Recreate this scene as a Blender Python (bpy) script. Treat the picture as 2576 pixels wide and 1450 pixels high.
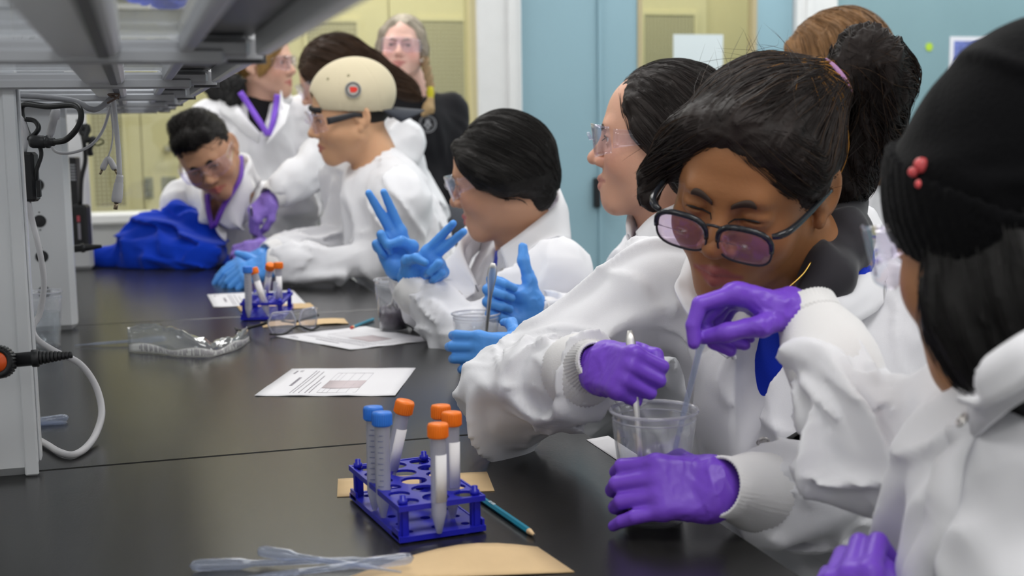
import bpy, math, random
import numpy as np
import openvdb
from mathutils import Vector, Matrix

for o in list(bpy.data.objects):
    bpy.data.objects.remove(o)
SC = bpy.context.scene
COL = SC.collection
PI = math.pi

# ------------------------------------------------------------------ camera, world, light, exposure
TABLE = 0.75                     # height of the bench top
CAMZ = 1.18
YAW, PITCH, ROLL = 0.2868, 0.126, -0.0141
FOC = 3200.0                     # focal length in pixels of the 2576 px wide frame
FW, FH = 2576, 1450


def _cam_axes():
    f = np.array([0, math.cos(PITCH), -math.sin(PITCH)])
    u = np.array([0, math.sin(PITCH), math.cos(PITCH)])
    r = np.array([1.0, 0, 0])
    cr, sr = math.cos(ROLL), math.sin(ROLL)
    r2, u2 = r * cr + u * sr, -r * sr + u * cr
    cy, sy = math.cos(YAW), math.sin(YAW)
    Z = np.array([[cy, sy, 0], [-sy, cy, 0], [0, 0, 1]])
    return Z @ r2, Z @ u2, Z @ f


CR, CU, CF = _cam_axes()
CAMP = np.array([0, 0, CAMZ])
cam_d = bpy.data.cameras.new('camera')
cam = bpy.data.objects.new('camera', cam_d)
COL.objects.link(cam)
cam.matrix_world = Matrix(((CR[0], CU[0], -CF[0], 0), (CR[1], CU[1], -CF[1], 0),
                           (CR[2], CU[2], -CF[2], CAMZ), (0, 0, 0, 1)))
cam_d.sensor_width = 36
cam_d.lens = 36 * FOC / FW
cam_d.clip_start = 0.05
cam_d.dof.use_dof = True
cam_d.dof.focus_distance = 1.72
cam_d.dof.aperture_fstop = 5.6
SC.camera = cam
SC.view_settings.view_transform = 'Standard'
SC.view_settings.look = 'None'
SC.view_settings.gamma = 1
SC.view_settings.use_curve_mapping = False
SC.view_settings.exposure = 0.0
SC.cycles.transparent_max_bounces = 32

W = bpy.data.worlds.new('world')
SC.world = W
W.use_nodes = True
W.node_tree.nodes['Background'].inputs[0].default_value = (0.9, 0.95, 1, 1)
W.node_tree.nodes['Background'].inputs[1].default_value = 0.3


def area_light(name, loc, sx, sy, power, color=(1, 0.985, 0.96)):
    d = bpy.data.lights.new(name, 'AREA')
    d.shape = 'RECTANGLE'
    d.size, d.size_y, d.energy, d.color = sx, sy, power, color
    o = bpy.data.objects.new(name, d)
    COL.objects.link(o)
    o.location = loc
    return o


# fluorescent troffers of the lab ceiling and of the corridor behind the glass
CEIL = 2.85
LAMPS = [(x, y) for y in (-2.2, 0.2, 2.6, 4.9) for x in (-2.0, 0.5, 2.7, 4.3) if x < 4 or y > 1]  # outer column by the right wall is added to brighten the teal wall
for lx, ly in LAMPS:
    area_light('troffer_light', (lx, ly, CEIL - 0.06), 1.2, 0.6, 14.6)
for lx, lp in ((-2.6, 12), (-0.6, 9), (1.3, 30), (3.3, 26)):
    area_light('corridor_light', (lx, 6.45, CEIL - 0.06), 1.2, 0.3, lp, (1, 0.93, 0.80))


def at(px, py, dep):
    """world point seen at pixel (px, py), dep metres in front of the camera"""
    return CAMP + dep * (CF + CR * (px - FW / 2) / FOC + CU * (FH / 2 - py) / FOC)


def onz(px, py, z):
    """world point seen at pixel (px, py) on the level plane z"""
    d = CF + CR * (px - FW / 2) / FOC + CU * (FH / 2 - py) / FOC
    return CAMP + d * ((z - CAMZ) / d[2])


def ony(px, py, y):
    d = CF + CR * (px - FW / 2) / FOC + CU * (FH / 2 - py) / FOC
    return CAMP + d * (y / d[1])


def vdir(r, u, a):
    """unit world direction from right / up / away components (level view frame)"""
    cy, sy = math.cos(YAW), math.sin(YAW)
    v = np.array([r * cy + a * sy, -r * sy + a * cy, u], float)
    return v / np.linalg.norm(v)


def unit(v):
    v = np.array(v, float)
    return v / (np.linalg.norm(v) + 1e-12)


# ------------------------------------------------------------------ materials
MATS = {}


def nd(nt, typ, **kw):
    n = nt.nodes.new(typ)
    for k, v in kw.items():
        if isinstance(k, str) and hasattr(n, k):
            setattr(n, k, v)
    return n


def mat(name, col, rough=0.5, metal=0.0, bump=0.0, bscale=200.0, var=0.0, vscale=8.0, sheen=0.0, spec=0.5,
        coat=0.0, sss=0.0, attr=False, trans=0.0, ior=1.45, stretch=None):
    if name in MATS:
        return MATS[name]
    m = bpy.data.materials.new(name)
    m.use_nodes = True
    nt = m.node_tree
    b = nt.nodes['Principled BSDF']
    c4 = (*col, 1)
    b.inputs['Base Color'].default_value = c4
    b.inputs['Roughness'].default_value = rough
    b.inputs['Metallic'].default_value = metal
    b.inputs['Specular IOR Level'].default_value = spec
    b.inputs['IOR'].default_value = ior
    if sheen:
        b.inputs['Sheen Weight'].default_value = sheen
        b.inputs['Sheen Roughness'].default_value = 0.4
    if coat:
        b.inputs['Coat Weight'].default_value = coat
        b.inputs['Coat Roughness'].default_value = 0.1
    if sss:
        b.inputs['Subsurface Weight'].default_value = sss
        b.inputs['Subsurface Radius'].default_value = (1, .4, .2)
        b.inputs['Subsurface Scale'].default_value = 0.006
    if trans:
        b.inputs['Transmission Weight'].default_value = trans
    tc = nd(nt, 'ShaderNodeTexCoord')
    vec = tc.outputs['Object']
    if stretch:
        mp = nd(nt, 'ShaderNodeMapping')
        mp.inputs['Scale'].default_value = stretch
        nt.links.new(vec, mp.inputs[0])
        vec = mp.outputs[0]
    src = None
    if attr:
        a = nd(nt, 'ShaderNodeVertexColor')
        a.layer_name = 'Col'
        src = a.outputs['Color']
    if var:
        n = nd(nt, 'ShaderNodeTexNoise')
        n.inputs['Scale'].default_value = vscale
        n.inputs['Detail'].default_value = 4
        nt.links.new(vec, n.inputs['Vector'])
        mx = nd(nt, 'ShaderNodeMix', data_type='RGBA', blend_type='MULTIPLY')
        mx.inputs[0].default_value = 1
        if src is not None:
            nt.links.new(src, mx.inputs[6])
        else:
            mx.inputs[6].default_value = c4
        rp = nd(nt, 'ShaderNodeValToRGB')
        lo = 1 - var
        rp.color_ramp.elements[0].color = (lo, lo, lo, 1)
        rp.color_ramp.elements[0].position = .3
        rp.color_ramp.elements[1].color = (1 + var * .3,) * 3 + (1,)
        rp.color_ramp.elements[1].position = .7
        nt.links.new(n.outputs[0], rp.inputs[0])
        nt.links.new(rp.outputs[0], mx.inputs[7])
        src = mx.outputs[2]
    if src is not None:
        nt.links.new(src, b.inputs['Base Color'])
    if bump:
        n2 = nd(nt, 'ShaderNodeTexNoise')
        n2.inputs['Scale'].default_value = bscale
        n2.inputs['Detail'].default_value = 3
        nt.links.new(vec, n2.inputs['Vector'])
        bp = nd(nt, 'ShaderNodeBump')
        bp.inputs['Strength'].default_value = bump
        bp.inputs['Distance'].default_value = 0.002
        nt.links.new(n2.outputs[0], bp.inputs['Height'])
        nt.links.new(bp.outputs[0], b.inputs['Normal'])
    MATS[name] = m
    return m


def clear_mat(name, tint=(0.96, 0.97, 0.98), rough=0.04, ior=1.45, cloud=0.0, ccol=(.8, .84, .88)):
    """thin clear plastic or glass: tinted pass-through plus a Fresnel reflection, cloud adds a milky diffuse share"""
    if name in MATS:
        return MATS[name]
    m = bpy.data.materials.new(name)
    m.use_nodes = True
    nt = m.node_tree
    nt.nodes.remove(nt.nodes['Principled BSDF'])
    out = nt.nodes['Material Output']
    t = nd(nt, 'ShaderNodeBsdfTransparent')
    t.inputs[0].default_value = (*tint, 1)
    g = nd(nt, 'ShaderNodeBsdfGlossy')
    g.inputs['Roughness'].default_value = rough
    g.inputs[0].default_value = (1, 1, 1, 1)
    lw = nd(nt, 'ShaderNodeLayerWeight')
    p5 = nd(nt, 'ShaderNodeMath', operation='POWER')
    nt.links.new(lw.outputs['Facing'], p5.inputs[0])
    p5.inputs[1].default_value = 4.0
    f0 = ((ior - 1) / (ior + 1)) ** 2
    fr = nd(nt, 'ShaderNodeMath', operation='MULTIPLY_ADD')
    nt.links.new(p5.outputs[0], fr.inputs[0])
    fr.inputs[1].default_value = .75
    fr.inputs[2].default_value = f0
    base = t.outputs[0]
    if cloud:
        df = nd(nt, 'ShaderNodeBsdfDiffuse')
        df.inputs[0].default_value = (*ccol, 1)
        tl = nd(nt, 'ShaderNodeBsdfTranslucent')
        tl.inputs[0].default_value = (*ccol, 1)
        ad = nd(nt, 'ShaderNodeMixShader')
        nt.links.new(df.outputs[0], ad.inputs[1])
        nt.links.new(tl.outputs[0], ad.inputs[2])
        m1 = nd(nt, 'ShaderNodeMixShader')
        m1.inputs[0].default_value = cloud
        nt.links.new(base, m1.inputs[1])
        nt.links.new(ad.outputs[0], m1.inputs[2])
        base = m1.outputs[0]
    m2 = nd(nt, 'ShaderNodeMixShader')
    nt.links.new(fr.outputs[0], m2.inputs[0])
    nt.links.new(base, m2.inputs[1])
    nt.links.new(g.outputs[0], m2.inputs[2])
    nt.links.new(m2.outputs[0], out.inputs['Surface'])
    MATS[name] = m
    return m


def mesh_glass_mat(name, col, wire, pitch):
    """wire-reinforced glass: a grid of wires finer than can be told apart, tinted pass-through between them"""
    m = bpy.data.materials.new(name)
    m.use_nodes = True
    nt = m.node_tree
    b = nt.nodes['Principled BSDF']
    b.inputs['Roughness'].default_value = 0.25
    tc = nd(nt, 'ShaderNodeTexCoord')
    sp = nd(nt, 'ShaderNodeSeparateXYZ')
    nt.links.new(tc.outputs['Object'], sp.inputs[0])
    fac = None
    for ax in ('X', 'Z'):
        mm = nd(nt, 'ShaderNodeMath', operation='MULTIPLY')
        mm.inputs[1].default_value = 1 / pitch
        nt.links.new(sp.outputs[ax], mm.inputs[0])
        fr = nd(nt, 'ShaderNodeMath', operation='FRACT')
        nt.links.new(mm.outputs[0], fr.inputs[0])
        lt = nd(nt, 'ShaderNodeMath', operation='LESS_THAN')
        lt.inputs[1].default_value = 0.22
        nt.links.new(fr.outputs[0], lt.inputs[0])
        if fac is None:
            fac = lt
        else:
            mxx = nd(nt, 'ShaderNodeMath', operation='MAXIMUM')
            nt.links.new(fac.outputs[0], mxx.inputs[0])
            nt.links.new(lt.outputs[0], mxx.inputs[1])
            fac = mxx
    mx = nd(nt, 'ShaderNodeMix', data_type='RGBA')
    nt.links.new(fac.outputs[0], mx.inputs[0])
    mx.inputs[6].default_value = (*col, 1)
    mx.inputs[7].default_value = (*wire, 1)
    nt.links.new(mx.outputs[2], b.inputs['Base Color'])
    return m


# ------------------------------------------------------------------ mesh helpers
def tag(o, label=None, cat=None, group=None, kind=None):
    if label:
        o['label'] = label
    if cat:
        o['category'] = cat
    if group:
        o['group'] = group
    if kind:
        o['kind'] = kind
    return o


def empty(name, loc=(0, 0, 0), label=None, cat=None, group=None):
    o = bpy.data.objects.new(name, None)
    o.empty_display_size = 0.05
    COL.objects.link(o)
    o.location = [float(v) for v in loc]
    return tag(o, label, cat, group)


def link_mesh(name, me, m, parent=None):
    o = bpy.data.objects.new(name, me)
    if m:
        me.materials.append(m)
    COL.objects.link(o)
    if parent:
        o.parent = parent
    return o


def org(parent):
    v = np.zeros(3)
    while parent is not None:
        v = v + np.array(parent.location)
        parent = parent.parent
    return v


def copy_tree(o, parent=None):
    c = o.copy()
    COL.objects.link(c)
    c.parent = parent
    for ch in [x for x in bpy.data.objects if x.parent == o]:
        copy_tree(ch, c)
    return c


def frame_of(axis, hint=(0, 0, 1)):
    """rotation whose third column is axis"""
    w = unit(axis)
    h = np.array(hint, float)
    if abs(np.dot(w, unit(h))) > .98:
        h = np.array([1., 0, 0]) if abs(w[0]) < .9 else np.array([0, 1., 0])
    u = unit(np.cross(h, w))
    return np.stack([u, np.cross(w, u), w], 1)


def smooth_path(pts, n=8):
    P = [np.array(p, float) for p in pts]
    P = [2 * P[0] - P[1]] + P + [2 * P[-1] - P[-2]]
    out = []
    for i in range(1, len(P) - 2):
        p0, p1, p2, p3 = P[i - 1:i + 3]
        for j in range(n):
            t = j / n
            out.append(.5 * (2 * p1 + (p2 - p0) * t + (2 * p0 - 5 * p1 + 4 * p2 - p3) * t * t
                             + (3 * p1 - p0 - 3 * p2 + p3) * t ** 3))
    out.append(P[-2])
    return np.array(out)


class MB:
    """collects shapes and links them as ONE mesh object"""

    def __init__(s):
        s.v, s.f, s.sm = [], [], []
        s.n = 0

    def add(s, V, F, smooth=False):
        V = np.asarray(V, float)
        s.v.append(V)
        for f in F:
            s.f.append(tuple(int(i) + s.n for i in f))
            s.sm.append(smooth)
        s.n += len(V)
        return s

    def box(s, lo, hi, R=None, c=None, bev=0.0):
        lo, hi = np.array(lo, float), np.array(hi, float)
        lo, hi = np.minimum(lo, hi), np.maximum(lo, hi)
        if bev <= 0:
            V = np.array([[x, y, z] for x in (lo[0], hi[0]) for y in (lo[1], hi[1]) for z in (lo[2], hi[2])])
            F = [(0, 1, 3, 2), (4, 6, 7, 5), (0, 4, 5, 1), (2, 3, 7, 6), (0, 2, 6, 4), (1, 5, 7, 3)]
        else:
            b = min(bev, *(0.45 * (hi - lo)))
            V, F, idx = [], [], {}
            for ix in (0, 1):
                for iy in (0, 1):
                    for iz in (0, 1):
                        p = np.array([(lo, hi)[ix][0], (lo, hi)[iy][1], (lo, hi)[iz][2]])
                        sg = np.array([1 - 2 * ix, 1 - 2 * iy, 1 - 2 * iz])
                        for a in range(3):
                            q = p.copy()
                            for k in range(3):
                                if k != a:
                                    q[k] += sg[k] * b
                            idx[(ix, iy, iz, a)] = len(V)
                            V.append(q)
            for a in range(3):
                o1, o2 = [k for k in range(3) if k != a]
                for sd in (0, 1):
                    loop = []
                    for (p, q) in ((0, 0), (1, 0), (1, 1), (0, 1)):
                        t = [0, 0, 0]
                        t[a], t[o1], t[o2] = sd, p, q
                        loop.append(idx[(*t, a)])
                    F.append(loop)
            for a in range(3):
                o1, o2 = [k for k in range(3) if k != a]
                for p in (0, 1):
                    for q in (0, 1):
                        t0, t1 = [0, 0, 0], [0, 0, 0]
                        t0[a], t0[o1], t0[o2] = 0, p, q
                        t1[a], t1[o1], t1[o2] = 1, p, q
                        F.append((idx[(*t0, o1)], idx[(*t1, o1)], idx[(*t1, o2)], idx[(*t0, o2)]))
            for ix in (0, 1):
                for iy in (0, 1):
                    for iz in (0, 1):
                        F.append([idx[(ix, iy, iz, a)] for a in range(3)])
            V = np.array(V)
            cen = V.mean(0)
            F2 = []
            for f in F:
                a, b_, c_ = V[f[0]], V[f[1]], V[f[2]]
                n = np.cross(b_ - a, c_ - a)
                F2.append(f if np.dot(n, V[list(f)].mean(0) - cen) > 0 else f[::-1])
            F = F2
        if R is not None:
            m = np.zeros(3) if c is None else np.array(c, float)
            V = (V - m) @ np.array(R).T + m if c is not None else V @ np.array(R).T
        return s.add(V, F)

    def lathe(s, prof, c=(0, 0, 0), axis=(0, 0, 1), n=24, smooth=True, sx=1.0, capped=True, hint=(0, 0, 1)):
        """profile [(radius, height)] turned about axis through c"""
        R = frame_of(axis, hint if abs(np.dot(unit(axis), unit(hint))) < .98 else (0, 1, 0))
        V, F = [], []
        for r, h in prof:
            for i in range(n):
                a = 2 * PI * i / n
                V.append((r * math.cos(a) * sx, r * math.sin(a), h))
        m = len(prof)
        for j in range(m - 1):
            for i in range(n):
                k = (i + 1) % n
                F.append((j * n + i, j * n + k, (j + 1) * n + k, (j + 1) * n + i))
        if capped:
            if prof[0][0] > 1e-6:
                F.append(tuple(range(n - 1, -1, -1)))
            if prof[-1][0] > 1e-6:
                F.append(tuple((m - 1) * n + i for i in range(n)))
        V = np.array(V) @ R.T + np.array(c, float)
        return s.add(V, F, smooth)

    def tube(s, pts, r, n=8, smooth=True, n_sub=0, flat=None):
        P = smooth_path(pts, n_sub) if n_sub else np.array(pts, float)
        m = len(P)
        rr = np.interp(np.linspace(0, 1, m), np.linspace(0, 1, len(r)), r) if hasattr(r, '__len__') else np.full(m, r)
        T = np.gradient(P, axis=0)
        T /= np.linalg.norm(T, axis=1)[:, None] + 1e-12
        u = frame_of(T[0])[:, 0]
        V, F = [], []
        for j in range(m):
            u = u - T[j] * np.dot(u, T[j])
            u = unit(u)
            w = np.cross(T[j], u)
            for i in range(n):
                a = 2 * PI * i / n
                d = u * math.cos(a) * rr[j] + w * math.sin(a) * rr[j]
                if flat is not None:
                    fd = unit(flat[0])
                    d = d - fd * np.dot(d, fd) * (1 - flat[1])
                V.append(P[j] + d)
        for j in range(m - 1):
            for i in range(n):
                k = (i + 1) % n
                F.append((j * n + i, j * n + k, (j + 1) * n + k, (j + 1) * n + i))
        F.append(tuple(range(n - 1, -1, -1)))
        F.append(tuple((m - 1) * n + i for i in range(n)))
        return s.add(np.array(V), F, smooth)

    def prism(s, poly, lo, hi, R=None, c=None):
        """2-D outline extruded from lo to hi along the third axis"""
        n = len(poly)
        V = [(x, y, lo) for x, y in poly] + [(x, y, hi) for x, y in poly]
        F = [tuple(range(n - 1, -1, -1)), tuple(range(n, 2 * n))]
        F += [(i, (i + 1) % n, n + (i + 1) % n, n + i) for i in range(n)]
        V = np.array(V, float)
        if R is not None:
            V = V @ np.array(R).T
        if c is not None:
            V = V + np.array(c)
        return s.add(V, F)

    def sheet(s, G, th, smooth=True, nrm=None):
        """grid of points (n, m, 3) given the thickness th"""
        G = np.asarray(G, float)
        n, m = G.shape[:2]
        du = np.gradient(G, axis=0)
        dv = np.gradient(G, axis=1)
        N = np.cross(du, dv)
        N /= np.linalg.norm(N, axis=2)[..., None] + 1e-12
        A, B = G + N * th / 2, G - N * th / 2
        V = np.concatenate([A.reshape(-1, 3), B.reshape(-1, 3)])
        k = n * m
        F = []
        for i in range(n - 1):
            for j in range(m - 1):
                a, b, c, d = i * m + j, (i + 1) * m + j, (i + 1) * m + j + 1, i * m + j + 1
                F += [(a, b, c, d), (k + d, k + c, k + b, k + a)]
        for i in range(n - 1):
            for j0 in (0, m - 1):
                a, b = i * m + j0, (i + 1) * m + j0
                F.append((a, k + a, k + b, b) if j0 == 0 else (b, k + b, k + a, a))
        for j in range(m - 1):
            for i0 in (0, n - 1):
                a, b = i0 * m + j, i0 * m + j + 1
                F.append((b, k + b, k + a, a) if i0 == 0 else (a, k + a, k + b, b))
        return s.add(V, F, smooth)

    def move(s, R=None, t=None):
        s.v = [(V @ np.array(R).T if R is not None else V) + (np.array(t) if t is not None else 0) for V in s.v]
        return s

    def build(s, name, m, parent=None):
        V = np.concatenate(s.v) - org(parent)
        me = bpy.data.meshes.new(name)
        me.from_pydata(V.tolist(), [], s.f)
        me.polygons.foreach_set('use_smooth', s.sm)
        me.update()
        return link_mesh(name, me, m, parent)


def struct(name, mb, m, parent=None):
    o = mb.build(name, m, parent)
    if parent is None:
        o['kind'] = 'structure'
    return o


def sph(mb, c, r, n=12, m=8):
    pr = [(max(1e-7, r * math.sin(PI * i / m)), -r * math.cos(PI * i / m)) for i in range(m + 1)]
    return mb.lathe(pr, c, (0, 0, 1), n, capped=False)


def torus(mb, c, axis, R0, r, n=20, k=8):
    F0 = frame_of(axis)
    V, F = [], []
    for i in range(n):
        a = 2 * PI * i / n
        d = F0[:, 0] * math.cos(a) + F0[:, 1] * math.sin(a)
        for j in range(k):
            b = 2 * PI * j / k
            V.append(np.array(c) + d * (R0 + r * math.cos(b)) + F0[:, 2] * r * math.sin(b))
    for i in range(n):
        for j in range(k):
            F.append((i * k + j, ((i + 1) % n) * k + j, ((i + 1) % n) * k + (j + 1) % k, i * k + (j + 1) % k))
    return mb.add(V, F, True)


def text_obj(name, body, size, loc, R, m, parent, ext=0.0002, align='CENTER'):
    """flat printed lettering turned into a mesh; R columns: along the line, up the letters, out of the page"""
    cu = bpy.data.curves.new(name, 'FONT')
    cu.body = body
    cu.size = size
    cu.extrude = ext
    cu.resolution_u = 2
    cu.align_x = align
    cu.align_y = 'CENTER'
    to = bpy.data.objects.new(name, cu)
    me = bpy.data.meshes.new_from_object(to)
    bpy.data.objects.remove(to)
    n = len(me.vertices)
    V = np.empty(n * 3, np.float32)
    me.vertices.foreach_get('co', V)
    V = V.reshape(-1, 3) @ np.array(R).T + np.array(loc) - org(parent)
    me.vertices.foreach_set('co', V.astype(np.float32).ravel())
    me.materials.clear()
    me.update()
    return link_mesh(name, me, m, parent)
# ------------------------------------------------------------------ signed-distance modelling
_rng = np.random.RandomState(7)
_LAT = _rng.rand(32, 32, 32).astype(np.float32)


def noise(x, y, z):
    xi, yi, zi = np.floor(x).astype(np.int32), np.floor(y).astype(np.int32), np.floor(z).astype(np.int32)
    fx, fy, fz = x - xi, y - yi, z - zi
    fx, fy, fz = [f * f * f * (f * (f * 6 - 15) + 10) for f in (fx, fy, fz)]
    x0, y0, z0 = xi & 31, yi & 31, zi & 31
    x1, y1, z1 = (xi + 1) & 31, (yi + 1) & 31, (zi + 1) & 31
    L = _LAT
    a = L[x0, y0, z0] * (1 - fx) + L[x1, y0, z0] * fx
    b = L[x0, y1, z0] * (1 - fx) + L[x1, y1, z0] * fx
    c = L[x0, y0, z1] * (1 - fx) + L[x1, y0, z1] * fx
    d = L[x0, y1, z1] * (1 - fx) + L[x1, y1, z1] * fx
    return (a * (1 - fy) + b * fy) * (1 - fz) + (c * (1 - fy) + d * fy) * fz


def folds(P, A, L, e, S=4.0, seed=0.0, sharp=1.6):
    """cloth folds running along e: ridges L apart, S times longer than wide, A high"""
    e = unit(e)
    pe = P @ e
    Q = (P - pe[:, None] * e * (1 - 1 / S)) / L + seed * 3.17
    w = noise(*(Q * .6 + 11.3).T) - .5
    Q = Q + w[:, None] * 1.1
    n = noise(*Q.T)
    r = np.exp(-((n - .5) / .12) ** 2)
    return A * (1.15 * (r - .45) + .8 * (n - .5))


class Field:
    """signed distances on a grid; the grid's own axes are the columns of R at c"""

    def __init__(s, lo, hi, vox, c=(0, 0, 0), R=None, sc=1.0):
        s.sc = sc
        s.lo, s.v = np.array(lo, float), vox
        s.n = np.ceil((np.array(hi) - s.lo) / vox).astype(int) + 1
        s.f = np.full(s.n, 0.08, np.float32)
        s.ax = [(s.lo[i] + vox * np.arange(s.n[i])).astype(np.float32) for i in range(3)]
        s.c = np.array(c, float)
        s.R = np.eye(3) if R is None else np.array(R, float)

    def inv(s, p):
        return (np.asarray(p, float) - s.c) @ s.R / s.sc

    def world(s, p):
        return np.asarray(p) @ s.R.T * s.sc + s.c

    def _sub(s, lo, hi):
        a = np.clip(np.floor((np.array(lo) - s.lo) / s.v).astype(int), 0, s.n)
        b = np.clip(np.ceil((np.array(hi) - s.lo) / s.v).astype(int) + 1, 0, s.n)
        if np.any(b - a < 1):
            return None, None
        sl = tuple(slice(a[i], b[i]) for i in range(3))
        X = s.ax[0][sl[0]][:, None, None]
        Y = s.ax[1][sl[1]][None, :, None]
        Z = s.ax[2][sl[2]][None, None, :]
        return sl, (X, Y, Z)

    def _put(s, sl, d, k, op, XYZ=None, wr=None):
        if wr is not None:
            m = np.abs(d) < 0.05
            P = np.stack(np.broadcast_arrays(*XYZ), -1)[m].astype(np.float64)
            for w in (wr if isinstance(wr, list) else [wr]):
                d[m] -= folds(P, *w)
        old = s.f[sl]
        if op == 'u':
            if k > 0:
                h = np.clip(.5 + .5 * (d - old) / k, 0, 1)
                new = d * (1 - h) + old * h - k * h * (1 - h)
            else:
                new = np.minimum(old, d)
        elif op == 's':
            if k > 0:
                h = np.clip(.5 - .5 * (d + old) / k, 0, 1)
                new = old * (1 - h) - d * h + k * h * (1 - h)
            else:
                new = np.maximum(old, -d)
        else:
            new = np.maximum(old, d)
        s.f[sl] = new

    def ell(s, c, r, k=0.0, op='u', R=None, wr=None, local=True):
        c, r = np.array(c, float), np.array(r, float)
        if not local:
            c = s.inv(c)
            R = s.R.T @ np.array(R) if R is not None else s.R.T
        m = (max(r) if R is not None else r) + k + .02
        sl, G = s._sub(c - m, c + m)
        if sl is None:
            return s
        X, Y, Z = [g - np.float32(q) for g, q in zip(G, c)]
        if R is not None:
            R = np.array(R, np.float32)
            X, Y, Z = [X * R[0, i] + Y * R[1, i] + Z * R[2, i] for i in range(3)]
        k0 = np.sqrt((X / r[0]) ** 2 + (Y / r[1]) ** 2 + (Z / r[2]) ** 2) + 1e-6
        k1 = np.sqrt((X / r[0] ** 2) ** 2 + (Y / r[1] ** 2) ** 2 + (Z / r[2] ** 2) ** 2) + 1e-6
        d = (k0 * (k0 - 1) / k1).astype(np.float32)
        s._put(sl, d, k, op, G, wr)
        return s

    def cap(s, a, b, ra, rb=None, k=0.0, op='u', wr=None, local=True, flat=None):
        rb = ra if rb is None else rb
        a, b = np.array(a, float), np.array(b, float)
        if not local:
            a, b = s.inv(a), s.inv(b)
        m = max(ra, rb) + k + .02
        sl, G = s._sub(np.minimum(a, b) - m, np.maximum(a, b) + m)
        if sl is None:
            return s
        X, Y, Z = [g - np.float32(q) for g, q in zip(G, a)]
        ba = (b - a).astype(np.float32)
        l2 = float(ba @ ba) + 1e-9
        t = np.clip((X * ba[0] + Y * ba[1] + Z * ba[2]) / l2, 0, 1)
        X, Y, Z = X - t * ba[0], Y - t * ba[1], Z - t * ba[2]
        if flat is not None:          # (direction, factor): thinner along direction
            fd = unit(flat[0] if local else s.R.T @ np.array(flat[0]))
            q = X * np.float32(fd[0]) + Y * np.float32(fd[1]) + Z * np.float32(fd[2])
            g = np.float32(1 / flat[1] - 1)
            X, Y, Z = X + q * fd[0] * g, Y + q * fd[1] * g, Z + q * fd[2] * g
        d = (np.sqrt(X * X + Y * Y + Z * Z) - (ra + (rb - ra) * t)).astype(np.float32)
        s._put(sl, d, k, op, G, wr)
        return s

    def chain(s, pts, rads, k=0.01, op='u', wr=None, local=True, flat=None):
        for i in range(len(pts) - 1):
            s.cap(pts[i], pts[i + 1], rads[i], rads[i + 1], k, op, wr, local, flat)
        return s

    def box(s, c, h, rnd=.004, k=0.0, op='u', R=None, wr=None, local=True):
        c, h = np.array(c, float), np.array(h, float)
        if not local:
            c = s.inv(c)
            R = s.R.T @ np.array(R) if R is not None else s.R.T
        m = (np.linalg.norm(h) if R is not None else h) + k + .02
        sl, G = s._sub(c - m, c + m)
        if sl is None:
            return s
        X, Y, Z = [g - np.float32(q) for g, q in zip(G, c)]
        if R is not None:
            R = np.array(R, np.float32)
            X, Y, Z = [X * R[0, i] + Y * R[1, i] + Z * R[2, i] for i in range(3)]
        q = [np.abs(v) - (hh - rnd) for v, hh in zip((X, Y, Z), h)]
        o = np.sqrt(sum(np.maximum(v, 0) ** 2 for v in q))
        d = (o + np.minimum(np.maximum(np.maximum(q[0], q[1]), q[2]), 0) - rnd).astype(np.float32)
        s._put(sl, d, k, op, G, wr)
        return s

    def plane(s, p, n, k=0.0, local=True):
        """cuts away the side n points to"""
        p, n = np.array(p, float), unit(n)
        if not local:
            p, n = s.inv(p), s.R.T @ n
        G = (s.ax[0][:, None, None], s.ax[1][None, :, None], s.ax[2][None, None, :])
        d = -((G[0] - p[0]) * n[0] + (G[1] - p[1]) * n[1] + (G[2] - p[2]) * n[2]).astype(np.float32)
        s._put((slice(None),) * 3, d, k, 's')
        return s

    def wrinkle(s, *ws, band=.03, where=None):
        m = np.abs(s.f) < band
        idx = np.argwhere(m)
        P = s.lo + idx * s.v
        if where is not None:
            w = where(P)
        d = np.zeros(len(P))
        for q in ws:
            d += folds(P, *q)
        if where is not None:
            d *= w
        s.f[m] -= d.astype(np.float32)
        return s

    def sample(s, P):
        """distance at local points"""
        q = (np.asarray(P, float) - s.lo) / s.v
        q = np.clip(q, 0, s.n - 1.001)
        i = np.floor(q).astype(int)
        t = q - i
        r = 0
        for a in (0, 1):
            for b in (0, 1):
                for c in (0, 1):
                    w = (t[:, 0] if a else 1 - t[:, 0]) * (t[:, 1] if b else 1 - t[:, 1]) * (t[:, 2] if c else 1 - t[:, 2])
                    r = r + w * s.f[i[:, 0] + a, i[:, 1] + b, i[:, 2] + c]
        return r

    def grad(s, P, e=None):
        e = e or s.v
        P = np.asarray(P, float)
        g = np.stack([s.sample(P + np.eye(3)[i] * e) - s.sample(P - np.eye(3)[i] * e) for i in range(3)], 1)
        return g / (np.linalg.norm(g, axis=1)[:, None] + 1e-9)

    def project(s, P, off=0.0, it=6):
        P = np.array(P, float)
        for _ in range(it):
            P = P - s.grad(P) * (s.sample(P) - off)[:, None]
        return P

    def polys(s):
        g = openvdb.FloatGrid(0.08)
        f = s.f.copy()
        f[0], f[-1], f[:, 0], f[:, -1], f[:, :, 0], f[:, :, -1] = [.08] * 6
        g.copyFromArray(np.ascontiguousarray(f))
        v, q = g.convertToQuads(0.0)
        return s.lo + v.astype(float) * s.v, q[:, ::-1]

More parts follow.
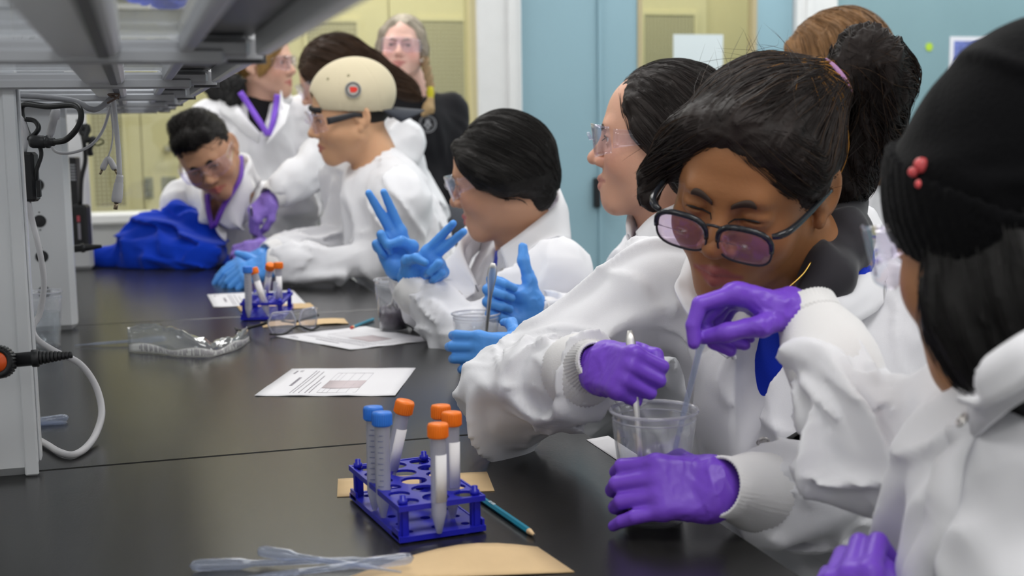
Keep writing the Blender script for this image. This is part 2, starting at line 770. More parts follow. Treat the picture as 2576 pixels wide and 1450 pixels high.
    def build(s, name, m, parent=None, color=None, smooth_it=0):
        v, q = s.polys()
        me = bpy.data.meshes.new(name)
        wv = s.world(v) - org(parent)
        me.vertices.add(len(wv))
        me.vertices.foreach_set('co', wv.astype(np.float32).ravel())
        me.loops.add(len(q) * 4)
        me.loops.foreach_set('vertex_index', q.astype(np.int32).ravel())
        me.polygons.add(len(q))
        me.polygons.foreach_set('loop_start', np.arange(len(q), dtype=np.int32) * 4)
        me.polygons.foreach_set('use_smooth', np.ones(len(q), bool))
        me.update(calc_edges=True)
        if color is not None:
            c = np.ones((len(v), 4), np.float32)
            c[:, :3] = color(v)
            a = me.color_attributes.new('Col', 'FLOAT_COLOR', 'POINT')
            a.data.foreach_set('color', c.ravel())
        return link_mesh(name, me, m, parent)


def strands(name, fld, seeds, flow, n, step, off, rad, m, parent, jit=.25, seed=1, col=None, lift=0.0, stop=None):
    """hair strands that creep over the field's surface along flow(P) (local)"""
    rs = np.random.RandomState(seed)
    P = fld.project(seeds, off)
    K = len(P)
    path = [P]
    jd = rs.randn(K, 3) * jit
    offs = off + rs.rand(K) * off
    for i in range(n):
        d = flow(P) + jd
        g = fld.grad(P, fld.v * 2.5)
        d = d - g * np.sum(d * g, 1)[:, None]
        d /= np.linalg.norm(d, axis=1)[:, None] + 1e-9
        go = 1.0 if stop is None else (~stop(P))[:, None] + .02
        P = P + d * step * go
        P = P - g * (fld.sample(P) - offs - lift * (i / n) ** 2)[:, None]
        path.append(P)
    path = np.stack(path, 1)
    for _ in range(3):
        path[:, 1:-1] = path[:, 1:-1] * .5 + (path[:, 2:] + path[:, :-2]) * .25
    S = path.shape[1]
    T = np.gradient(path, axis=1)
    T /= np.linalg.norm(T, axis=2)[..., None] + 1e-9
    U = np.cross(T, np.array([.3, .2, .93]))
    U /= np.linalg.norm(U, axis=2)[..., None] + 1e-9
    Wd = np.cross(T, U)
    prof = np.minimum(1, np.minimum(np.linspace(.3, 3, S), np.linspace(3, .15, S)))[None, :, None] * rad
    ring = [path + (U * math.cos(a) + Wd * math.sin(a)) * prof for a in (0, 2.09, 4.19)]
    V = fld.world(np.stack(ring, 2).reshape(-1, 3))
    k, j, i3 = np.meshgrid(np.arange(K), np.arange(S - 1), np.arange(3), indexing='ij')
    b = (k * S + j) * 3
    nx = (i3 + 1) % 3
    F = np.stack([b + i3, b + nx, b + 3 + nx, b + 3 + i3], -1).reshape(-1, 4)
    me = bpy.data.meshes.new(name)
    me.vertices.add(len(V))
    me.vertices.foreach_set('co', (V - org(parent)).astype(np.float32).ravel())
    me.loops.add(F.size)
    me.loops.foreach_set('vertex_index', F.astype(np.int32).ravel())
    me.polygons.add(len(F))
    me.polygons.foreach_set('loop_start', np.arange(len(F), dtype=np.int32) * 4)
    me.polygons.foreach_set('use_smooth', np.ones(len(F), bool))
    me.update(calc_edges=True)
    if col is not None:
        c = np.ones((K, S, 3, 4), np.float32)
        c[..., :3] = col(rs, K)[:, None, None, :]
        a = me.color_attributes.new('Col', 'FLOAT_COLOR', 'POINT')
        a.data.foreach_set('color', c.ravel())
    return link_mesh(name, me, m, parent)
# ------------------------------------------------------------------ the room
white_paint = mat('white_paint', (.72, .73, .74), .55, var=.04, bump=.15, bscale=120)
grey_wall = mat('grey_wall', (.56, .57, .58), .6, var=.04, bump=.15, bscale=120)
teal_paint = mat('teal_paint', (.22, .345, .385), .45, var=.05, vscale=2.5, bump=.12, bscale=150)
door_blue = mat('door_blue', (.26, .41, .485), .4, var=.05, vscale=1.5)
cream = mat('cream_paint', (.62, .56, .33), .5, var=.05, vscale=2)
cream2 = mat('cream_door_paint', (.66, .61, .38), .45, var=.05, vscale=2)
floor_m = mat('vinyl_floor', (.36, .36, .35), .35, var=.15, vscale=25)
dark_metal = mat('dark_metal', (.03, .03, .033), .4, .6)
chrome = mat('chrome', (.75, .75, .76), .16, 1.0)
black_plastic = mat('black_plastic', (.016, .016, .018), .42)
pane_m = clear_mat('window_glass', (.93, .95, .93), .02, 1.5)

XL, XR, YF, YB, YC = -3.6, 5.2, -3.4, 5.6, 7.3
struct('floor', MB().box((XL, YF, -.05), (XR, YC + .3, 0)), floor_m)
struct('ceiling', MB().box((XL - .2, YF - .2, CEIL), (XR + .2, YC + .3, CEIL + .06)), mat('ceiling_tile', (.78, .78, .76), .8, var=.06, vscale=60))
struct('wall_left', MB().box((XL - .12, YF, 0), (XL, YC + .1, CEIL)), white_paint)
struct('wall_right', MB().box((XR, YF, 0), (XR + .12, YC + .1, CEIL)), teal_paint)
struct('wall_front', MB().box((XL - .1, YF - .12, 0), (XR + .1, YF, CEIL)), white_paint)
# back wall: low wall and head around the corridor window, plain wall right of the door
SILL = .80
wb = MB()
wb.box((XL, YB, 0), (1.50, YB + .12, SILL))
wb.box((XL, YB, 2.35), (1.50, YB + .12, CEIL))
struct('wall_back', wb, grey_wall)
struct('wall_back.001', MB().box((3.31, YB, 0), (XR, YB + .12, CEIL)).box((1.50, YB, 2.3), (3.31, YB + .12, CEIL)), teal_paint)
struct('trim_1', MB().box((XL, YB - .05, SILL), (1.50, YB + .13, SILL + .045), bev=.008), white_paint)
# corridor window with its frame and pane
wf = MB().box((XL, YB, 2.28), (1.50, YB + .12, 2.35)).box((1.475, YB + .0, SILL + .045), (1.50, YB + .12, 2.28)).box((XL, YB, SILL + .045), (XL + .05, YB + .12, 2.28))
win = struct('window_1', wf, cream)
struct('pane', MB().box((XL + .05, YB + .055, SILL + .045), (1.475, YB + .061, 2.28)), pane_m, win)
# door frame and the uneven pair of blue leaves
fr = MB()
fr.box((1.50, YB - .03, 0), (1.705, YB + .14, 2.3), bev=.006)
fr.box((3.09, YB - .03, 0), (3.31, YB + .14, 2.3), bev=.006)
fr.box((1.705, YB - .03, 2.15), (3.09, YB + .14, 2.3), bev=.006)
fr.box((1.640, YB - .045, 0), (1.675, YB - .03, 2.24))
fr.box((3.135, YB - .045, 0), (3.17, YB - .03, 2.24))
struct('trim_2', fr, white_paint)
d1 = struct('door_1', MB().box((1.708, YB + .01, .01), (2.093, YB + .055, 2.148), bev=.003), door_blue)
struct('edge_strip', MB().box((2.083, YB - .004, .01), (2.097, YB + .010, 2.148)), door_blue, d1)
WX0, WX1, WZ0, WZ1 = 2.28, 2.893, .96, 1.98
dl = MB()
dl.box((2.101, YB + .01, .01), (WX0, YB + .055, 2.148))
dl.box((WX1, YB + .01, .01), (3.086, YB + .055, 2.148))
dl.box((WX0, YB + .01, .01), (WX1, YB + .055, WZ0))
dl.box((WX0, YB + .01, WZ1), (WX1, YB + .055, 2.148))
d2 = struct('door_2', dl, door_blue)
bead = MB()
for a, b in (((WX0, WZ0), (WX0 + .022, WZ1)), ((WX1 - .022, WZ0), (WX1, WZ1)), ((WX0, WZ0), (WX1, WZ0 + .022)), ((WX0, WZ1 - .022), (WX1, WZ1))):
    bead.box((a[0], YB + .003, a[1]), (b[0], YB + .06, b[1]))
struct('glazing_bead', bead, mat('tan_bead', (.42, .36, .22), .5), d2)
struct('pane', MB().box((WX0 + .02, YB + .03, WZ0 + .02), (WX1 - .02, YB + .036, WZ1 - .02)), pane_m, d2)
lv = MB()
lv.box((2.128, YB - .010, .80), (2.158, YB + .011, .95), bev=.004)
lv.lathe([(.010, 0), (.010, .05)], (2.143, YB - .055, .89), (0, 1, 0), 12)
lv.box((2.138, YB - .062, .879), (2.245, YB - .044, .901), bev=.005)
struct('handle', lv, dark_metal, d2)
hd = MB().box((2.055, YB - .03, .80), (2.082, YB + .011, .94), bev=.005)
struct('flush_bolt', hd, dark_metal, d1)
# paper taped to the inside of the door glass
tag(MB().box((2.47, YB + .024, 1.27), (2.726, YB + .0285, 1.603)).build('notice', mat('paper_white', (.60, .67, .70), .7)),
    'plain white paper sheet taped onto the glass of the blue door', 'paper')
# corridor behind: cream wall with pairs of flush doors and their small wired panes
wire_m = mesh_glass_mat('wired_glass', (.26, .24, .14), (.60, .56, .40), .023)
vent_m = mat('grey_vent', (.31, .31, .25), .5)
struct('wall_corridor', MB().box((XL, YC, 0), (XR, YC + .1, CEIL)), cream)
struct('trim_3', MB().box((.70, YC - .03, 0), (.735, YC, 2.15)).box((2.14, YC - .03, 0), (2.175, YC, 2.15)).box((.70, YC - .03, 2.12), (2.175, YC, 2.16)), cream2)


def corridor_door(name, x0, x1, panes, vents=(), handle=None):
    d = struct(name, MB().box((x0, YC - .022, .01), (x1, YC - .002, 2.12), bev=.004), cream2)
    for (a, b, z0, z1) in panes:
        f = MB()
        for p, q in (((a - .025, z0 - .025), (a, z1 + .025)), ((b, z0 - .025), (b + .025, z1 + .025)), ((a, z0 - .025), (b, z0)), ((a, z1), (b, z1 + .025))):
            f.box((p[0], YC - .034, p[1]), (q[0], YC - .022, q[1]))
        p = struct('pane_frame', f, cream2, d)
        struct('pane', MB().box((a, YC - .028, z0), (b, YC - .0215, z1)), wire_m, p)
    for (a, b, z0, z1) in vents:
        v = MB().box((a, YC - .027, z0), (b, YC - .021, z1))
        n = 5
        for i in range(n):
            zz = z0 + (z1 - z0) * (i + .5) / n
            v.box((a + .006, YC - .033, zz - .004), (b - .006, YC - .027, zz + .003))
        struct('vent', v, vent_m, d)
    if handle:
        h = MB().lathe([(.022, 0), (.022, .008), (.01, .01), (.01, .05)], (handle[0], YC - .022, handle[1]), (0, -1, 0), 14)
        h.box((handle[0] - .01, YC - .08, handle[1] - .009), (handle[0] + .09, YC - .066, handle[1] + .009), bev=.004)
        struct('handle', h, chrome, d)


corridor_door('door_3', .74, 1.435, [(.97, 1.251, 1.16, 1.78)], handle=None)
corridor_door('door_4', 1.44, 2.135, [(1.62, 1.884, 1.16, 1.79)])
corridor_door('door_5', -.62, .045, [(-.21, -.05, .78, 1.70)], [(.0, .0, 0, 0)][:0])
corridor_door('door_6', .05, .69, [], [(.055, .10, .82, .935), (.143, .225, .82, .935)], (.182, 1.086))
corridor_door('door_7', 2.70, 3.42, [(3.0, 3.33, 1.20, 1.84)])
# ceiling troffers: housing and lens
lens_m = bpy.data.materials.new('lamp_lens')
lens_m.use_nodes = True
lens_m.node_tree.nodes['Principled BSDF'].inputs['Emission Color'].default_value = (1, .985, .96, 1)
lens_m.node_tree.nodes['Principled BSDF'].inputs['Emission Strength'].default_value = 4.0
for i, (lx, ly) in enumerate(LAMPS):
    t = MB().box((lx - .63, ly - .33, CEIL - .03), (lx - .60, ly + .33, CEIL)).box((lx + .60, ly - .33, CEIL - .03), (lx + .63, ly + .33, CEIL)).box((lx - .63, ly - .33, CEIL - .03), (lx + .63, ly - .30, CEIL)).box((lx - .63, ly + .30, CEIL - .03), (lx + .63, ly + .33, CEIL))
    o = tag(t.build('ceiling_light', white_paint), 'white fluorescent troffer in the %s cross row, %s' % (['rearmost', 'camera-side', 'middle', 'window-side'][[-2.2, 0.2, 2.6, 4.9].index(ly)], {-2.0: 'over the left aisle', .5: 'over the bench', 2.7: 'over the right aisle', 4.3: 'added by the right wall to brighten the teal paint'}[lx]), 'light', 'ceiling lights of the lab')
    MB().box((lx - .60, ly - .30, CEIL - .012), (lx + .60, ly + .30, CEIL - .002)).build('lens', lens_m, o)

# wall poster and the green dot
po = MB().box((3.962, YB - .004, 1.30), (4.185, YB - .0005, 1.60)).build('poster', mat('poster_border', (.74, .74, .80), .6))
tag(po, 'small poster with a blue picture and pale border on the teal wall', 'poster')
pm = mat('poster_blue', (.16, .20, .52), .5, var=.5, vscale=28)
MB().box((3.985, YB - .006, 1.475), (4.160, YB - .004, 1.578)).build('picture', pm, po)
MB().prism([(3.99, 1.475), (4.03, 1.505), (4.07, 1.528), (4.10, 1.512), (4.155, 1.475)], -(YB - .0075), -(YB - .006),
           R=((1, 0, 0), (0, 0, -1), (0, 1, 0))).build('print_mountain', mat('poster_grey', (.45, .42, .50), .6), po)
MB().box((3.985, YB - .006, 1.325), (4.160, YB - .004, 1.465)).build('print_block', mat('poster_pale', (.42, .45, .70), .5, var=.4, vscale=40), po)
gd = MB().lathe([(.0001, 0), (.021, 0), (.021, .002), (.0001, .002)], (3.843, YB - .001, 1.548), (0, -1, 0), 20, smooth=False)
tag(gd.build('sticker', mat('lime', (.42, .62, .05), .6)), 'round lime green sticker on the teal wall left of the poster', 'sticker')

# ------------------------------------------------------------------ lab bench
def bench_mat():
    m = mat('epoxy_black', (.018, .0175, .017), .24, spec=.55, var=.25, vscale=3, bump=.06, bscale=350)
    return m


epoxy = bench_mat()
steel_grey = mat('cabinet_grey', (.35, .36, .37), .45)
BX0, BX1, BY0, BY1 = -1.0, .594, .46, 4.34
bench = empty('lab_bench', (0, 0, 0), 'long black lab bench running through the middle of the room', 'table')
seams = [BY0, 1.700, 2.992, BY1]
for a, b in zip(seams[:-1], seams[1:]):
    MB().box((BX0, a + .001, TABLE - .032), (BX1, b - .001, TABLE), bev=.003).build('worktop_slab', epoxy, bench)
for a, b in zip(seams[:-1], seams[1:]):
    c = MB().box((-.62, a + .02, .06), (.16, b - .02, TABLE - .032)).build('base_cabinet', steel_grey, bench)
    for k in (0, 1):
        y0 = a + .03 + k * (b - a - .06) / 2
        y1 = y0 + (b - a - .06) / 2 - .01
        MB().box((.16, y0, .08), (.178, y1, TABLE - .05), bev=.003).build('cabinet_door', steel_grey, c)
for y in seams:
    yy = min(max(y, BY0 + .03), BY1 - .03)
    MB().box((-.99, yy - .025, 0), (-.62, yy + .025, TABLE - .032)).build('leg', steel_grey, bench)
    MB().box((.16, yy - .025, TABLE - .09), (.56, yy + .025, TABLE - .032)).build('support_rail', steel_grey, bench)
MB().box((-.60, BY0 + .04, 0), (.14, BY1 - .04, .06)).build('plinth', black_plastic, bench)

# ------------------------------------------------------------------ shelf unit over the bench
alu = mat('white_metal', (.66, .67, .69), .32, var=.03, spec=.5)
alu_g = mat('grey_metal', (.47, .475, .50), .36, .2, var=.06, vscale=6)
dark_in = mat('dark_fitting_shade', (.05, .05, .055), .4)
shelf = empty('bench_shelf', (-.25, 1.7, TABLE), 'white metal shelf frame with glass shelves standing on the bench', 'shelf')
SH = 1.24
BARS = [.50, 1.10, 1.70, 2.34, 2.93, 3.42, 3.9]
for y in (1.71, 2.96, 4.25):
    cb = MB().box((-.52, y - .033, TABLE), (-.135, y + .033, SH + .35), bev=.012)
    c = cb.build('column', alu, shelf)
    for dz in (.087, .165, .242, .320):
        h = MB().lathe([(.0125, 0), (.0135, .0015), (.0001, .002)], (-.20, y - .0325, TABLE + dz), (0, -1, 0), 20, smooth=False)
        h.build('cable_hole', black_plastic, c)
        for s_ in (-.019, .019):
            MB().lathe([(.0018, 0), (.0018, .001), (.0001, .0012)], (-.20, y - .0325, TABLE + dz + s_), (0, -1, 0), 8).build('screw', dark_metal, c)
for y in (1.71,):
    MB().box((-.150, y - .036, TABLE + .001), (-.1335, y - .030, SH), bev=.002).build('edge_strip', alu, shelf)
    MB().box((-.135, y - .006, TABLE + .012), (-.132, y + .020, SH), bev=.001).build('edge_strip', alu, shelf)
for y in BARS:
    cb = MB()
    cb.box((-.60, y - .030, SH), (.096, y + .012, SH + .014), bev=.003)
    cb.box((-.60, y - .034, SH - .006), (.075, y - .020, SH + .006), bev=.002)
    b = cb.build('crossbar', alu_g, shelf)
    MB().prism([(.015, 0), (.108, 0), (.108, .014), (.085, .020), (.045, .020)], y - .012, y + .03,
               R=((1, 0, 0), (0, 0, 1), (0, 1, 0)), c=(0, 0, SH - .001)).build('bracket', alu_g, b)
    MB().box((.080, y + .0, SH - .004), (.112, y + .012, SH + .004)).build('clip', dark_in, b)
# light bars, front rail and glass between neighbouring bars
for a, b in zip(BARS[:-1], BARS[1:]):
    lb = MB().box((-.055, a + .012, SH + .0), (-.005, b - .030, SH + .013), bev=.004)
    o = lb.build('light_bar', alu, shelf)
    MB().box((-.022, a + .02, SH - .002), (-.014, b - .04, SH + .001)).build('bar_groove', dark_in, o)
    MB().box((.100, a + .012, SH + .001), (.112, b - .03, SH + .030), bev=.002).build('front_rail', alu, shelf)
    MB().box((.052, a + .03, SH + .018), (.100, b - .0, SH + .026)).build('rail_shade', dark_in, shelf)  # dark sheet, shade under the shelf lip put into its colour
    MB().box((.040, a + .012, SH + .003), (.052, b - .03, SH + .018), bev=.002).build('inner_rail', alu_g, shelf)
    MB().box((-.60, a + .010, SH + .0155), (.052, b - .001, SH + .0215)).build('glass_shelf', clear_mat('shelf_glass', (.86, .88, .90), .012, 2.3), shelf)
for y0, y1 in ((BARS[0], BARS[-1]),):
    MB().box((-.60, y0, SH), (-.575, y1, SH + .030), bev=.003).build('rear_rail', alu, shelf)
# ------------------------------------------------------------------ things on the bench
rack_blue = mat('rack_blue', (.014, .016, .42), .3, spec=.5, bump=.05, bscale=300)
cap_orange = mat('cap_orange', (.93, .20, .008), .42)
cap_blue = mat('cap_blue', (.035, .20, .72), .4)
tube_m = clear_mat('frosted_tube', (.86, .87, .90), .14, 1.45, .50, (.86, .86, .92))
cup_m = clear_mat('clear_cup', (.95, .955, .965), .06, 1.55, .09, (.85, .86, .90))
cup_rim_glint = clear_mat('cup_rim_glint', (.90, .90, .93), .08, 1.6, .35, (.85, .86, .9))  # milkier copy of the cup plastic, whitish rim highlights put into its colour
pip_m = clear_mat('pipette_plastic', (.88, .90, .95), .10, 1.45, .13, (.74, .79, .9))
paper_m = mat('paper', (.74, .73, .76), .75)
ink = mat('ink', (.22, .20, .24), .7)
card_m = mat('manila_card', (.66, .47, .26), .75, var=.05, vscale=40)
steel = mat('stainless', (.82, .81, .79), .42, 1.0)
label_m = mat('label_white', (.80, .78, .80), .6)
red_fluid = mat('red_sample', (.07, .008, .012), .3)
wood = mat('pencil_wood', (.72, .50, .28), .6)


def plate_with_holes(mb, x0, x1, ys, y1, r, z0, z1, n=16):
    """row of square-cornered cells each with a round hole"""
    k = ys
    dy = (y1[1] - y1[0]) / k
    for i in range(k):
        a, b = y1[0] + i * dy, y1[0] + (i + 1) * dy
        cx, cy = (x0 + x1) / 2, (a + b) / 2
        hx, hy = (x1 - x0) / 2, dy / 2
        rr = min(r, hx - .0012, hy - .0012)
        V = []
        for z in (z0, z1):
            for j in range(n):
                t = 2 * PI * (j + .5) / n
                c, s_ = math.cos(t), math.sin(t)
                q = min(hx / abs(c) if abs(c) > 1e-6 else 9, hy / abs(s_) if abs(s_) > 1e-6 else 9)
                V.append((cx + c * q, cy + s_ * q, z))
            for j in range(n):
                t = 2 * PI * (j + .5) / n
                V.append((cx + math.cos(t) * rr, cy + math.sin(t) * rr, z))
        for (sx, sy) in ((1, 1), (-1, 1), (-1, -1), (1, -1)):
            V.append((cx + sx * hx, cy + sy * hy, z1))
        for (sx, sy) in ((1, 1), (-1, 1), (-1, -1), (1, -1)):
            V.append((cx + sx * hx, cy + sy * hy, z0))
        F = []
        m = 2 * n
        for j in range(n):
            q = (j + 1) % n
            F += [(m + j, m + q, m + n + q, m + n + j), (q, j, n + j, n + q), (n + q, n + j, m + n + j, m + n + q), (j, q, m + q, m + j)]
            c0, c1 = np.array(V[j][:2]), np.array(V[q][:2])
            if abs(c0[0] - c1[0]) > 1e-6 and abs(c0[1] - c1[1]) > 1e-6:
                sx, sy = np.sign((c0 + c1) / 2 - [cx, cy])
                ci = [(1, 1), (-1, 1), (-1, -1), (1, -1)].index((int(sx), int(sy)))
                F += [(m + j, 4 * n + ci, m + q), (q, 4 * n + 4 + ci, j)]
        mb.add(V, F)


def make_rack(name):
    r = empty(name)
    H = .037
    for nm, z, rb, rs_ in (('top_plate', H, .0148, .0092), ('base_plate', .004, .0058, .0050)):
        p = MB()
        plate_with_holes(p, -.0465, -.0175, 6, (-.088, .088), rs_ if nm == 'base_plate' else .0118, z, z + .003)
        plate_with_holes(p, -.0175, .0175, 5, (-.088, .088), rb, z, z + .003)
        plate_with_holes(p, .0175, .0465, 6, (-.088, .088), rs_ if nm == 'base_plate' else .0118, z, z + .003)
        for s in (-1, 1):
            p.box((s * .0465, -.092, z - .002), (s * .0485, .092, z + .004))
            p.box((-.0464, s * .0881, z - .002), (.0464, s * .0919, z + .0038))
        if nm == 'base_plate':
            for sx in (-1, 1):
                for sy in (-1, 1):
                    p.box((sx * .0485, sy * .088, .004), (sx * .046, sy * .066, .014))
        p.build(nm, rack_blue, r)
    for sx in (-1, 1):
        for sy in (-1, 1):
            x, y = sx * .0405, sy * .081
            q = MB().box((x - .005, y - .0035, .006), (x + .005, y + .0035, H)).box((x - .0025, y - .0055, .006), (x + .0025, y + .0055, H))
            q.lathe([(.0052, H + .003), (.0052, H + .008), (.0034, H + .0085), (.0034, H + .0125), (.0001, H + .0135)], (x, y, 0), (0, 0, 1), 12)
            q.lathe([(.004, 0), (.004, .005)], (x, y, 0), (0, 0, 1), 10)
            q.build('post', rack_blue, r)
    return r


rack = make_rack('tube_rack')
tag(rack, 'blue plastic tube rack nearest the camera holding two blue-capped tubes', 'rack', 'blue tube racks')
rack.location = (.283, 1.357, TABLE)
rack.rotation_euler.z = math.radians(7)
rack2 = copy_tree(rack)
tag(rack2, 'blue plastic tube rack beside the safety glasses with small clear tubes on top', 'rack')
rack2.location = (.286, 3.0, TABLE)
rack2.rotation_euler.z = math.radians(-14)


def make_tube(capm, fluid=None, grad=False):
    t = empty('sample_tube')
    prof = [(.0016, 0), (.0030, .0008), (.0082, .022), (.0083, .106), (.0086, .108), (.0086, .112),
            (.0076, .112), (.0074, .022), (.0022, .002), (.0001, .002)]
    MB().lathe(prof, n=20, capped=False).build('tube_body', tube_m, t)
    c = MB()
    c.lathe([(.0096, .102), (.0108, .1035), (.0108, .1155), (.0102, .1172), (.0001, .1174)], n=24, capped=False)
    for i in range(28):
        a = 2 * PI * i / 28
        c.lathe([(.0006, .1035), (.0006, .115)], (.0107 * math.cos(a), .0107 * math.sin(a), 0), (0, 0, 1), 4, smooth=False)
    c.build('screw_cap', capm, t)
    a0 = np.linspace(-.9, .9, 7)
    G = np.array([[(.0087 * math.sin(a), .0087 * math.cos(a), z) for z in (.035, .085)] for a in a0])
    MB().sheet(G, .0002).build('write_on_panel', label_m, t)
    if grad:
        g = MB()
        for i in range(11):
            z = .03 + i * .0062
            aa = np.linspace(PI - .45, PI + (.25 if i % 2 else .05), 4)
            g.sheet(np.array([[(.0086 * math.sin(a), .0086 * math.cos(a), zz) for zz in (z, z + .0008)] for a in aa]), .0002)
        g.build('graduations', mat('grad_ink', (.16, .18, .3), .6), t)
    if fluid:
        MB().lathe([(.0001, .003), (.0020, .003), (.0073, .022), (.0073, .040), (.0001, .040)], n=16, capped=False).build('sample', fluid, t)
    return t


def aim(o, tip, top, spin=0.0):
    R = frame_of(np.array(top) - np.array(tip), (0, -1, .01))
    M = Matrix([list(r) for r in R]).to_4x4() @ Matrix.Rotation(spin, 4, 'Z')
    o.rotation_euler = M.to_euler()
    o.location = [float(v) for v in tip]


GRP = 'capped sample tubes in the near rack'
ZB = TABLE + .0075
protos = {'b': make_tube(cap_blue, None, True), 'o': make_tube(cap_orange), 'r': make_tube(cap_orange, red_fluid)}
used = set()


def place_tube(kind, tip, top, label, group, spin=0.0):
    t = protos[kind] if kind not in used else copy_tree(protos[kind])
    used.add(kind)
    tag(t, label, 'tube', group)
    aim(t, tip, top, spin)


up = np.array([0, 0, 1.])
UPV = np.array([.002, .004, .12])
for kind, (px, py), lab, spin in (
        ('b', (965, 1303), 'blue-capped graduated tube at the front edge of the near rack', 2.6),
        ('b', (943, 1284), 'blue-capped tube half hidden behind the front blue-capped tube', 2.6),
        ('o', (1105, 1343), 'orange-capped tube standing at the front corner of the near rack', .3),
        ('r', (1139, 1304), 'orange-capped tube with dark red residue in the near rack', .3),
        ('o', (1112, 1280), 'orange-capped tube mostly hidden behind two orange caps in the near rack', .3)):
    p = onz(px, py, ZB)
    place_tube(kind, p, p + UPV, lab, GRP, spin)
p = onz(968, 1250, ZB)
d = at(1024, 990, 1.45) - p
place_tube('o', p, p + d, 'orange-capped tube leaning to the right out of the near rack', GRP, .3)
GRP2 = 'capped sample tubes in the far rack'
p = onz(626, 800, ZB)
place_tube('b', p, p + UPV, 'blue-capped tube standing in the far rack', GRP2, 2.6)
p = onz(676, 797, ZB)
place_tube('o', p, at(636, 676, 2.90), 'orange-capped tube tilted left across the front of the far rack', GRP2)
p = onz(664, 768, ZB)
place_tube('o', p, at(681, 660, 3.04), 'orange-capped tube leaning right at the back of the far rack', GRP2)
p = onz(703, 786, ZB)
place_tube('r', p, p + UPV, 'orange-capped tube with dark residue upright in the far rack', GRP2)
# small clear microtubes lying on the far rack
mt_m = clear_mat('microtube', (.88, .90, .94), .08, 1.45, .3, (.85, .87, .92))
mtb = MB().lathe([(.0012, 0), (.004, .012), (.0048, .013), (.0048, .030), (.0056, .031), (.0056, .036), (.0001, .0365)], n=14, capped=False)
mt0 = mtb.build('microtube', mt_m)
first = True
for (px, py, ax, lab) in ((632, 741, (.9, .2, .06), 'small clear microtube lying left on top of the far rack'),
                          (641, 737, (.5, -.8, .08), 'small clear microtube lying across another on the far rack'),
                          (690, 748, (.15, .3, .95), 'small clear microtube standing in a hole of the far rack')):
    o = mt0 if first else copy_tree(mt0)
    first = False
    b = onz(px, py, TABLE + .047)
    aim(o, b, b + np.array(ax))
    tag(o, lab, 'tube', 'microtubes on the far rack')


# --- paper sheets, cards
def sheet_from(name, corners, m, z=.0006, lift=None, th=.0004, n=10, mat_z=TABLE):
    """sheet lying on the bench; corners in order far-left, far-right, near-right, near-left"""
    a, b, c, d = [np.array([*q[:2], mat_z]) for q in corners]
    G = np.zeros((n, n, 3))
    for i in range(n):
        for j in range(n):
            u, v = i / (n - 1), j / (n - 1)
            p = (a * (1 - u) + b * u) * (1 - v) + (d * (1 - u) + c * u) * v
            p[2] += z + (lift(u, v) if lift else 0)
            G[i, j] = p
    return G, MB().sheet(G, th)


def page(corners, label, lift, z=.0006):
    G, mb = sheet_from('worksheet', corners, None, z, lift, n=13)
    o = mb.build('worksheet', paper_m)
    tag(o, label, 'paper', 'printed worksheets on the bench')
    n = G.shape[0] - 1

    def P(u, v):      # u across the sheet from its head, v from far to near edge
        x, y = u * n, v * n
        i, j = min(int(x), n - 1), min(int(y), n - 1)
        s_, t_ = x - i, y - j
        return (G[i, j] * (1 - s_) + G[i + 1, j] * s_) * (1 - t_) + (G[i, j + 1] * (1 - s_) + G[i + 1, j + 1] * s_) * t_ + [0, 0, .0004]

    def quad(mb, u0, u1, v0, v1, k=6):
        mb.sheet(np.array([[P(u0 + (u1 - u0) * i / 2, v0 + (v1 - v0) * j / k) for j in range(k + 1)] for i in range(3)]), .0001)
    t = MB()
    rs = np.random.RandomState(3)

    def words(u, v0, v1, h):
        v = v1
        while v > v0:
            w = rs.uniform(.012, .05)
            quad(t, u, u + h, max(v - w, v0), v, 2)
            v -= w + .008
    words(.068, .10, .22, .016)
    words(.105, .08, .15, .006)
    words(.118, .08, .15, .006)
    words(.155, .36, .66, .022)
    for u, a in ((.225, .10), (.250, .12), (.290, .14)):
        words(u, a, .92, .007)
    words(.335, .30, .92, .008)
    words(.365, .55, .92, .007)
    t.build('printed_text', ink, o)
    tb = MB()
    for v in (.20, .90):
        quad(tb, .42, .70, v - .003, v + .003)
    for u in (.42, .455, .49, .56, .63, .70):
        quad(tb, u - .0012, u + .0012, .20, .90)
    tb.build('table_lines', mat('thin_ink', (.42, .40, .44), .7), o)
    sh = MB()
    quad(sh, .42, .70, .48, .76)
    sh.build('shaded_rows', mat('print_pink', (.60, .52, .54), .75), o)
    return o


wav = lambda u, v: .0012 * math.sin(9 * u + 2 * v) ** 2 * (1 if v > .6 else .4)
page([onz(735, 929, TABLE), onz(1046, 927, TABLE), onz(994, 998, TABLE), onz(640, 998, TABLE)],
     'printed worksheet lying alone behind the near tube rack', wav)
page([onz(693, 847, TABLE), onz(920, 822, TABLE), onz(1095, 857, TABLE), onz(881, 882, TABLE)],
     'printed worksheet under the cup of dark pulp and the short pencil', wav)
page([onz(521, 742, TABLE), onz(737, 731, TABLE), onz(769, 766, TABLE), onz(537, 774, TABLE)],
     'printed worksheet partly covered by the far tube rack', wav)
G, mb = sheet_from('s', [onz(1475, 1108, TABLE), onz(1530, 1098, TABLE), onz(1640, 1170, TABLE), onz(1562, 1166, TABLE)], None, .0006)
tag(mb.build('paper_sheet', paper_m), 'blank paper sheet half hidden under the stirring forearm at the bench edge', 'paper')


def card(corners, label, lift=None, z=.0008):
    G, mb = sheet_from('c', corners, None, z, lift, .0009, 8)
    tag(mb.build('card', card_m), label, 'card', 'manila cards on the bench')


